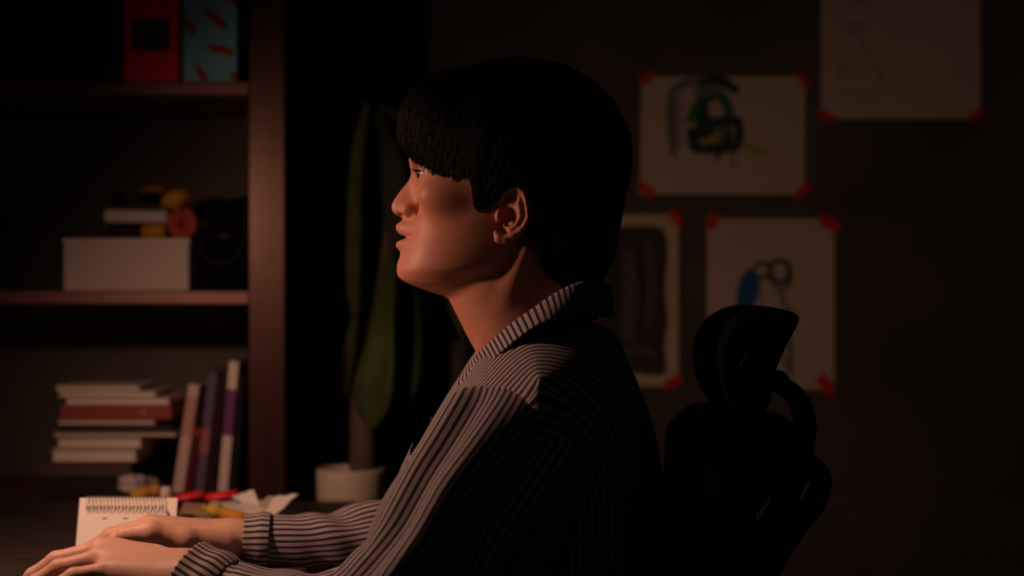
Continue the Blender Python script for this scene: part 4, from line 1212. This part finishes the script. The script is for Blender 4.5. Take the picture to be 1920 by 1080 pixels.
flat('brown_album', 'brown album at the bottom of the flat stack', 246, 867, 893, (0.09, 0.055, 0.04), 0, 0, 0.14, 0.0, True)
flat('black_album', 'black album lowest in the flat stack, on the shelf board', 262, 893.5, 934.5, (0.012, 0.011, 0.011), 0, 0, 0.15, 0.0, True)

# ------------------------------------------------------------------ desk things
def dz(py, d): return CAMZ - (py - 540) / FPX * d
def on_desk(px, d): return Vector(((px - 960) / FPX * d, d, DESKZ))
# flip calendar with wire loops
def calendar():
    d = 1.94
    x0 = sx(150, d); x1 = sx(333, d); w_ = x1 - x0; ht = dz(934, d) - DESKZ
    r = empty('flip_calendar', ((x0 + x1) / 2, d, DESKZ), 'white wire-bound flip calendar standing behind the far hand', 'calendar')
    lean_ = 0.32
    for s in (-1, 1):
        b = box('page' if s < 0 else 'back_board', (w_, 0.0012, ht / math.cos(lean_)), (0, s * ht / 2 * math.tan(lean_) + 0.0, ht / 2), M['paper'], r, 0)
        b.rotation_euler = (-s * lean_ * -1 if False else s * lean_, 0, 0)
    ring = None
    n = 11
    for i in range(n):
        x = -w_ / 2 + 0.012 + (w_ - 0.03) * i / (n - 1)
        for dx in (-0.0018, 0.0018):
            pth = [(x + dx, 0.010 * math.cos(a) * 1.0, ht - 0.0085 + 0.0105 * math.sin(a)) for a in np.linspace(-0.6, math.pi + 0.9, 12)]
            pth = [(p[0] + (0.0012 if dx > 0 else -0.0012) * k / 11, -p[1], p[2]) for k, p in enumerate(pth)]
            tube('wire_loop', pth, [0.0006] * 12, cm('white_wire', (0.55, 0.5, 0.45), 0.4), r, 5)
    # printed corner and date line
    f = lambda u, v: (u, -v * math.tan(lean_) - 0.0012, ht - v)
    mesh_obj('print_corner', [f(w_ / 2 - 0.0115, 0.0125), f(w_ / 2 - 0.0005, 0.030), f(w_ / 2 - 0.0115, 0.030)], [(0, 1, 2)], cm('print_violet', (0.06, 0.03, 0.10)), r)
    for i in range(n):
        x = -w_ / 2 + 0.012 + (w_ - 0.03) * i / (n - 1)
        for dx in (-0.0014, 0.0014):
            mesh_obj('punched_hole', [f(x + dx * 1.6 - 0.0006, 0.0085), f(x + dx * 1.6 + 0.0006, 0.0085), f(x + dx + 0.0006, 0.0125), f(x + dx - 0.0006, 0.0125)], [(0, 1, 2, 3)], M['black'], r)
    for u in (-0.03, -0.005, 0.02): mesh_obj('print_mark', [f(u, 0.022), f(u + 0.006, 0.022), f(u + 0.006, 0.0235), f(u, 0.0235)], [(0, 1, 2, 3)], cm('print_grey', (0.3, 0.26, 0.22)), r)
calendar()
# kraft box with open flap
def kraft_box():
    d = 2.12
    x0, x1 = sx(335, d), sx(398, d); w_ = x1 - x0; ht = dz(944, 2.2) - DESKZ
    r = empty('kraft_box', ((x0 + x1) / 2, d + 0.035, DESKZ), 'small open brown cardboard box between calendar and papers', 'box')
    m = cm('kraft_card', (0.30, 0.19, 0.12), 0.85, 0.15, noise=(30, 0.15)); t = 0.002; dp = 0.07
    box('front_wall', (w_, t, ht * 0.45), (0, -dp / 2, ht * 0.225), m, r, 0.0005)
    box('rear_wall', (w_, t, ht), (0, dp / 2, ht / 2), m, r, 0.0005)
    for s in (-1, 1): box('side_wall', (t, dp, ht * 0.85), (s * (w_ / 2 - t / 2), 0, ht * 0.425), m, r, 0.0005)
    box('base', (w_, dp, t), (0, 0, t / 2), m, r, 0)
    box('flap', (w_ * 0.9, 0.032, t), (-0.002, -0.018, ht + 0.001), m, r, 0.0005, 1, (0.32, 0.06, 0))
    box('flap', (0.028, dp * 0.8, t), (w_ / 2 + 0.010, -0.005, ht * 0.62), m, r, 0.0005, 1, (0, 0.95, 0.1))
    box('sticker', (0.009, 0.012, 0.0006), (0.009, -0.018, ht + 0.0026), cm('sticker_yellow', (0.5, 0.36, 0.06)), r, 0, 1, (0.32, 0.06, 0))
kraft_box()
# loose papers: a heap of creased white sheets, each its own thing
def paper_sheet(name, label, corners, d_list, mt, curl=0.004, seed=0):
    """corners: 4 pixels (tl, tr, br, bl), each with its own distance"""
    P = [W(px, py, dd) for (px, py), dd in zip(corners, d_list)]
    c = Vector(((P[2].x + P[3].x) / 2, (P[2].y + P[3].y) / 2, min(p.z for p in P)))
    n = 12; V = []; F = []
    rs = random.Random(seed)
    nrm = (P[1] - P[0]).cross(P[3] - P[0]).normalized()
    a1, a2, ph = rs.uniform(3, 6), rs.uniform(2, 5), rs.uniform(0, 6)
    for j in range(n + 1):
        for i in range(n + 1):
            a = i / n; b = j / n
            p = P[0].lerp(P[1], a).lerp(P[3].lerp(P[2], a), b)
            crease = abs(((a * a1 + b * a2 + ph) % 2) - 1) - 0.5
            V.append(p + nrm * curl * crease * 1.6 - c)
    for j in range(n):
        for i in range(n):
            q = j * (n + 1) + i; F.append((q, q + 1, q + n + 2, q + n + 1))
    o = mesh_obj(name, V, F, mt, None)
    o.location = c
    s = o.modifiers.new('thickness', 'SOLIDIFY'); s.thickness = 0.0008; s.offset = 0
    return tag(o, label, 'paper', 'loose papers on the desk')
paper_sheet('paper_sheet', 'flat white sheet at the front left of the paper heap', [(393, 942), (457, 940), (487, 972), (404, 974)], [2.27, 2.27, 2.08, 2.08], M['paper'], 0.0012, 1)
paper_sheet('paper_sheet', 'white sheet with the highest pointed corner in the paper heap', [(434, 932), (475, 918), (487, 946), (458, 944)], [2.26, 2.24, 2.20, 2.22], M['paper'], 0.0010, 2)
paper_sheet('paper_sheet', 'white sheet fanned out furthest right in the paper heap', [(513, 932), (559, 926), (511, 971), (491, 971)], [2.18, 2.17, 2.12, 2.12], M['paper'], 0.0012, 3)
paper_sheet('paper_sheet', 'middle sheet of the fanned paper heap, between pointed and rightmost sheets', [(484, 942), (510, 928), (515, 940), (493, 970)], [2.21, 2.20, 2.17, 2.13], M['paper2'], 0.0015, 4)
paper_sheet('paper_sheet', 'creased white sheet under the fan of the paper heap', [(452, 944), (520, 938), (505, 974), (474, 974)], [2.23, 2.22, 2.10, 2.10], M['paper'], 0.0015, 5)
marker('orange_marker', 'orange marker pen lying in front of the paper heap', W(462, 974, 2.05), W(392, 955, 2.07), 0.0075, (0.55, 0.24, 0.03), (0.5, 0.33, 0.05), 0.35)
def scissors():
    d = 2.28
    r = empty('red_scissors', tuple(on_desk(368, d)), 'bright red handled scissors lying behind the kraft box', 'scissors')
    m = cm('red_plastic', (0.75, 0.02, 0.03), 0.4, 0.5)
    zb = dz(929, d) - DESKZ
    for k, (cx_, rx, ry) in enumerate(((-0.012, 0.022, 0.013), (0.032, 0.024, 0.014))):
        pth = [(cx_ + rx * math.cos(a), ry * math.sin(a) + (k - 0.5) * 0.012, zb - 0.001 + 0.003 * math.cos(a * 1.0)) for a in np.linspace(0, 2 * math.pi, 25)]
        tube('handle', pth, [0.0046] * 25, m, r, 10)
    for k in (-1, 1):
        V = [(-0.012, -0.004 * k, zb), (-0.012, 0.004 * k, zb), (-0.10, 0.001 * k + 0.006 * k, zb - 0.003), (-0.012, -0.004 * k, zb + 0.0015), (-0.012, 0.004 * k, zb + 0.0015), (-0.10, 0.001 * k + 0.006 * k, zb - 0.0018)]
        mesh_obj('blade', V, [(0, 1, 2), (3, 5, 4), (0, 3, 4, 1), (1, 4, 5, 2), (2, 5, 3, 0)], M['metal'], r)
scissors()
def pencil_tray():
    d = 2.30
    r = empty('pencil_box', tuple(on_desk(372, d) + Vector((0, 0.02, 0))), 'low dark pencil box under the red scissors', 'box')
    box('box_body', (0.11, 0.07, dz(936, d) - DESKZ - 0.006), (0, 0, (dz(934, d) - DESKZ - 0.004) / 2), cm('dark_tin', (0.02, 0.016, 0.016)), r, 0.003)
    box('lid_edge', (0.112, 0.072, 0.003), (0, 0, (dz(934, d) - DESKZ - 0.004) * 0.7), cm('dark_tin', (0.02, 0.016, 0.016)), r, 0.001)
pencil_tray()
def eraser():
    d = 2.2
    p = on_desk(311, d)
    r = empty('glue_bottle', tuple(p), 'small white bottle top between the calendar and the scissors', 'bottle')
    ht = dz(912, d) - DESKZ
    lathe('bottle', [(0.0, 0), (0.011, 0), (0.012, 0.003), (0.012, ht * 0.55), (0.0075, ht * 0.68)], cm('bottle_white', (0.5, 0.45, 0.42), 0.4), r, 24)
    lathe('cap', [(0.0078, ht * 0.66), (0.0082, ht * 0.7), (0.007, ht * 0.96), (0.004, ht), (0.0, ht)], cm('cap_white', (0.55, 0.5, 0.47), 0.4), r, 24)
eraser()
blob('tissue_wad', 'crumpled white tissue on the desk in front of the stacked books', 'tissue', W(248, 909, 2.33), (0.021, 0.02, 0.0165), (0.42, 0.35, 0.36), (0, 0, 0), 0.12, 5)
blob('cloth_wad', 'pale brown crumpled cloth just right of the white tissue', 'cloth', W(281, 911, 2.35), (0.020, 0.02, 0.013), (0.24, 0.17, 0.15), (0, 0.3, 0), 0.12, 9)
marker('ochre_marker', 'ochre highlighter leaning in front of the crumpled tissue', W(246, 930, 2.24), W(300, 918, 2.25), 0.0078, (0.50, 0.27, 0.03), (0.45, 0.24, 0.03), 0.3)
def book_slab():
    d = 2.33
    r = empty('black_ledger', tuple(on_desk(265, d) + Vector((0, 0.0, 0))), 'black ledger on the desk under the crumpled tissue', 'book')
    h_ = dz(930, d) - DESKZ
    box('cover', (0.13, 0.09, 0.002), (0, 0, h_ - 0.001), M['black'], r, 0.0005); box('cover', (0.13, 0.09, 0.002), (0, 0, 0.001), M['black'], r, 0.0005)
    box('page_block', (0.126, 0.086, h_ - 0.0042), (0, 0.001, h_ / 2), cm('dark_pages', (0.05, 0.04, 0.035)), r, 0)
book_slab()

# ------------------------------------------------------------------ plant on a stool
def plant():
    d = 2.50
    c = W(658, 990, d)
    st = empty('stool', (c.x, d, 0), 'dark wooden stool carrying the potted plant', 'stool')
    lathe('stool_top', [(0, 0), (0.068, 0), (0.072, 0.006), (0.072, 0.022), (0.068, 0.028), (0, 0.028)], M['desk'], st, 40, (0, 0, c.z - 0.028))
    for k in range(4):
        a = math.pi / 4 + k * math.pi / 2
        tube('leg', [(0.055 * math.cos(a), 0.055 * math.sin(a), c.z - 0.02), (0.062 * math.cos(a), 0.062 * math.sin(a), 0.0)], [0.010, 0.009], M['desk'], st, 12)
    for z in (0.22,):
        for k in range(4):
            a = math.pi / 4 + k * math.pi / 2; b = a + math.pi / 2; q = 0.058
            tube('stretcher', [(q * math.cos(a), q * math.sin(a), z), (q * math.cos(b), q * math.sin(b), z)], 0.006, M["desk"], st, 10)
    r = empty('potted_plant', (c.x, d, c.z), 'tall dark green leafy plant in a pale pot beside the bookshelf', 'plant')
    s = d / FPX
    R = 64 * s; H = (990 - 877) * s
    lathe('pot', [(0, 0), (R * 0.55, 0), (R * 0.66, H * 0.06), (R * 0.92, H * 0.36), (R * 0.985, H * 0.5), (R, H * 0.94), (R * 0.985, H * 0.985), (R * 0.93, H), (R * 0.9, H * 0.97), (R * 0.9, H * 0.84), (0, H * 0.84)], cm('pot_glaze', (0.62, 0.53, 0.43), 0.6, 0.3, noise=(12, 0.08)), r, 48)
    lathe('soil', [(0, H * 0.87), (R * 0.5, H * 0.875), (R * 0.89, H * 0.85)], cm('soil', (0.02, 0.014, 0.01), 1.0), r, 24)
    o = Vector(r.location)
    bark = cm('plant_bark', (0.11, 0.075, 0.062), 0.9, 0.15, noise=(25, 0.3, (1, 1, 0.3)))
    tube('trunk', [W(680, 880, d) - o, W(681, 820, d) - o, W(682, 740, d + 0.05) - o, W(712, 600, d + 0.12) - o, W(732, 430, d + 0.15) - o, W(728, 300, d + 0.16) - o, W(715, 215, d + 0.16) - o],
         [0.021, 0.020, 0.019, 0.015, 0.012, 0.009, 0.005], bark, r, 14, 40)
    lm = [cm('leaf_green', (0.040, 0.056, 0.009), 0.6, 0.2, noise=(20, 0.3)), cm('leaf_dark', (0.012, 0.020, 0.005), 0.6, 0.2, noise=(20, 0.3))]
    def leaf(path, widths, k, face=(0.0, -1.0, 0.0), cup=0.25):
        """blade along pixels (px, py, d); widths in pixels"""
        q = spline([tuple(W(*p) - o) + (w_ * s / 2,) for p, w_ in zip(path, widths)], 22)
        V = []; F = []
        fc = Vector(face).normalized()
        for i in range(22):
            t = Vector(q[min(21, i + 1)][:3]) - Vector(q[max(0, i - 1)][:3]); t.normalize()
            b = t.cross(fc).normalized(); nn = b.cross(t)
            for u in (-1, -0.5, 0, 0.5, 1):
                V.append(Vector(q[i][:3]) + b * u * q[i][3] + nn * (abs(u) * cup * q[i][3]))
        for i in range(21):
            for k_ in range(4):
                a = i * 5 + k_; F.append((a, a + 1, a + 6, a + 5))
        lf = mesh_obj('leaf', V, F, lm[k], r, True)
        sm = lf.modifiers.new('thickness', 'SOLIDIFY'); sm.thickness = 0.0008
    D = d + 0.14
    leaf([(742, 440, D), (730, 520, D - 0.10), (718, 620, D - 0.15), (708, 700, D - 0.165), (700, 760, D - 0.165), (694, 806, D - 0.16)], [12, 34, 52, 78, 74, 8], 0, (-0.45, -1, 0.1))
    leaf([(760, 470, D), (765, 560, D - 0.07), (758, 650, D - 0.11), (745, 730, D - 0.13), (725, 800, D - 0.12)], [14, 50, 80, 84, 10], 1, (-0.3, -1, 0))
    leaf([(790, 520, D + 0.02), (800, 600, D), (800, 700, D - 0.02), (785, 790, D - 0.02), (775, 850, D)], [14, 70, 96, 80, 10], 1, (0.1, -1, 0))
    leaf([(725, 520, D + 0.04), (780, 560, D + 0.03), (830, 590, D), (862, 640, D - 0.01)], [14, 46, 62, 8], 0, (-0.5, -0.9, 0.5))
    leaf([(690, 190, D), (672, 280, D - 0.02), (664, 400, D - 0.03), (662, 520, D - 0.03), (664, 596, D - 0.02)], [12, 28, 30, 30, 10], 0, (-0.5, -1, 0))
    leaf([(672, 560, D + 0.02), (658, 640, D), (652, 690, D), (646, 750, D)], [8, 24, 28, 8], 0, (-0.5, -1, 0))
    leaf([(705, 215, D), (730, 280, D - 0.02), (742, 380, D - 0.03), (738, 480, D - 0.03)], [10, 40, 52, 10], 1, (-0.2, -1, 0))
    leaf([(700, 200, D + 0.02), (770, 240, D + 0.03), (820, 330, D + 0.03), (830, 420, D + 0.02)], [12, 44, 50, 10], 1, (0, -1, 0))
    leaf([(702, 330, D + 0.02), (690, 420, D + 0.03), (684, 520, D + 0.03), (690, 610, D + 0.02)], [10, 36, 40, 10], 1, (0.2, -1, 0))
    leaf([(745, 430, D + 0.02), (790, 470, D + 0.02), (830, 540, D + 0.03), (845, 600, D + 0.03)], [10, 50, 56, 10], 1, (0, -1, 0.2))
plant()
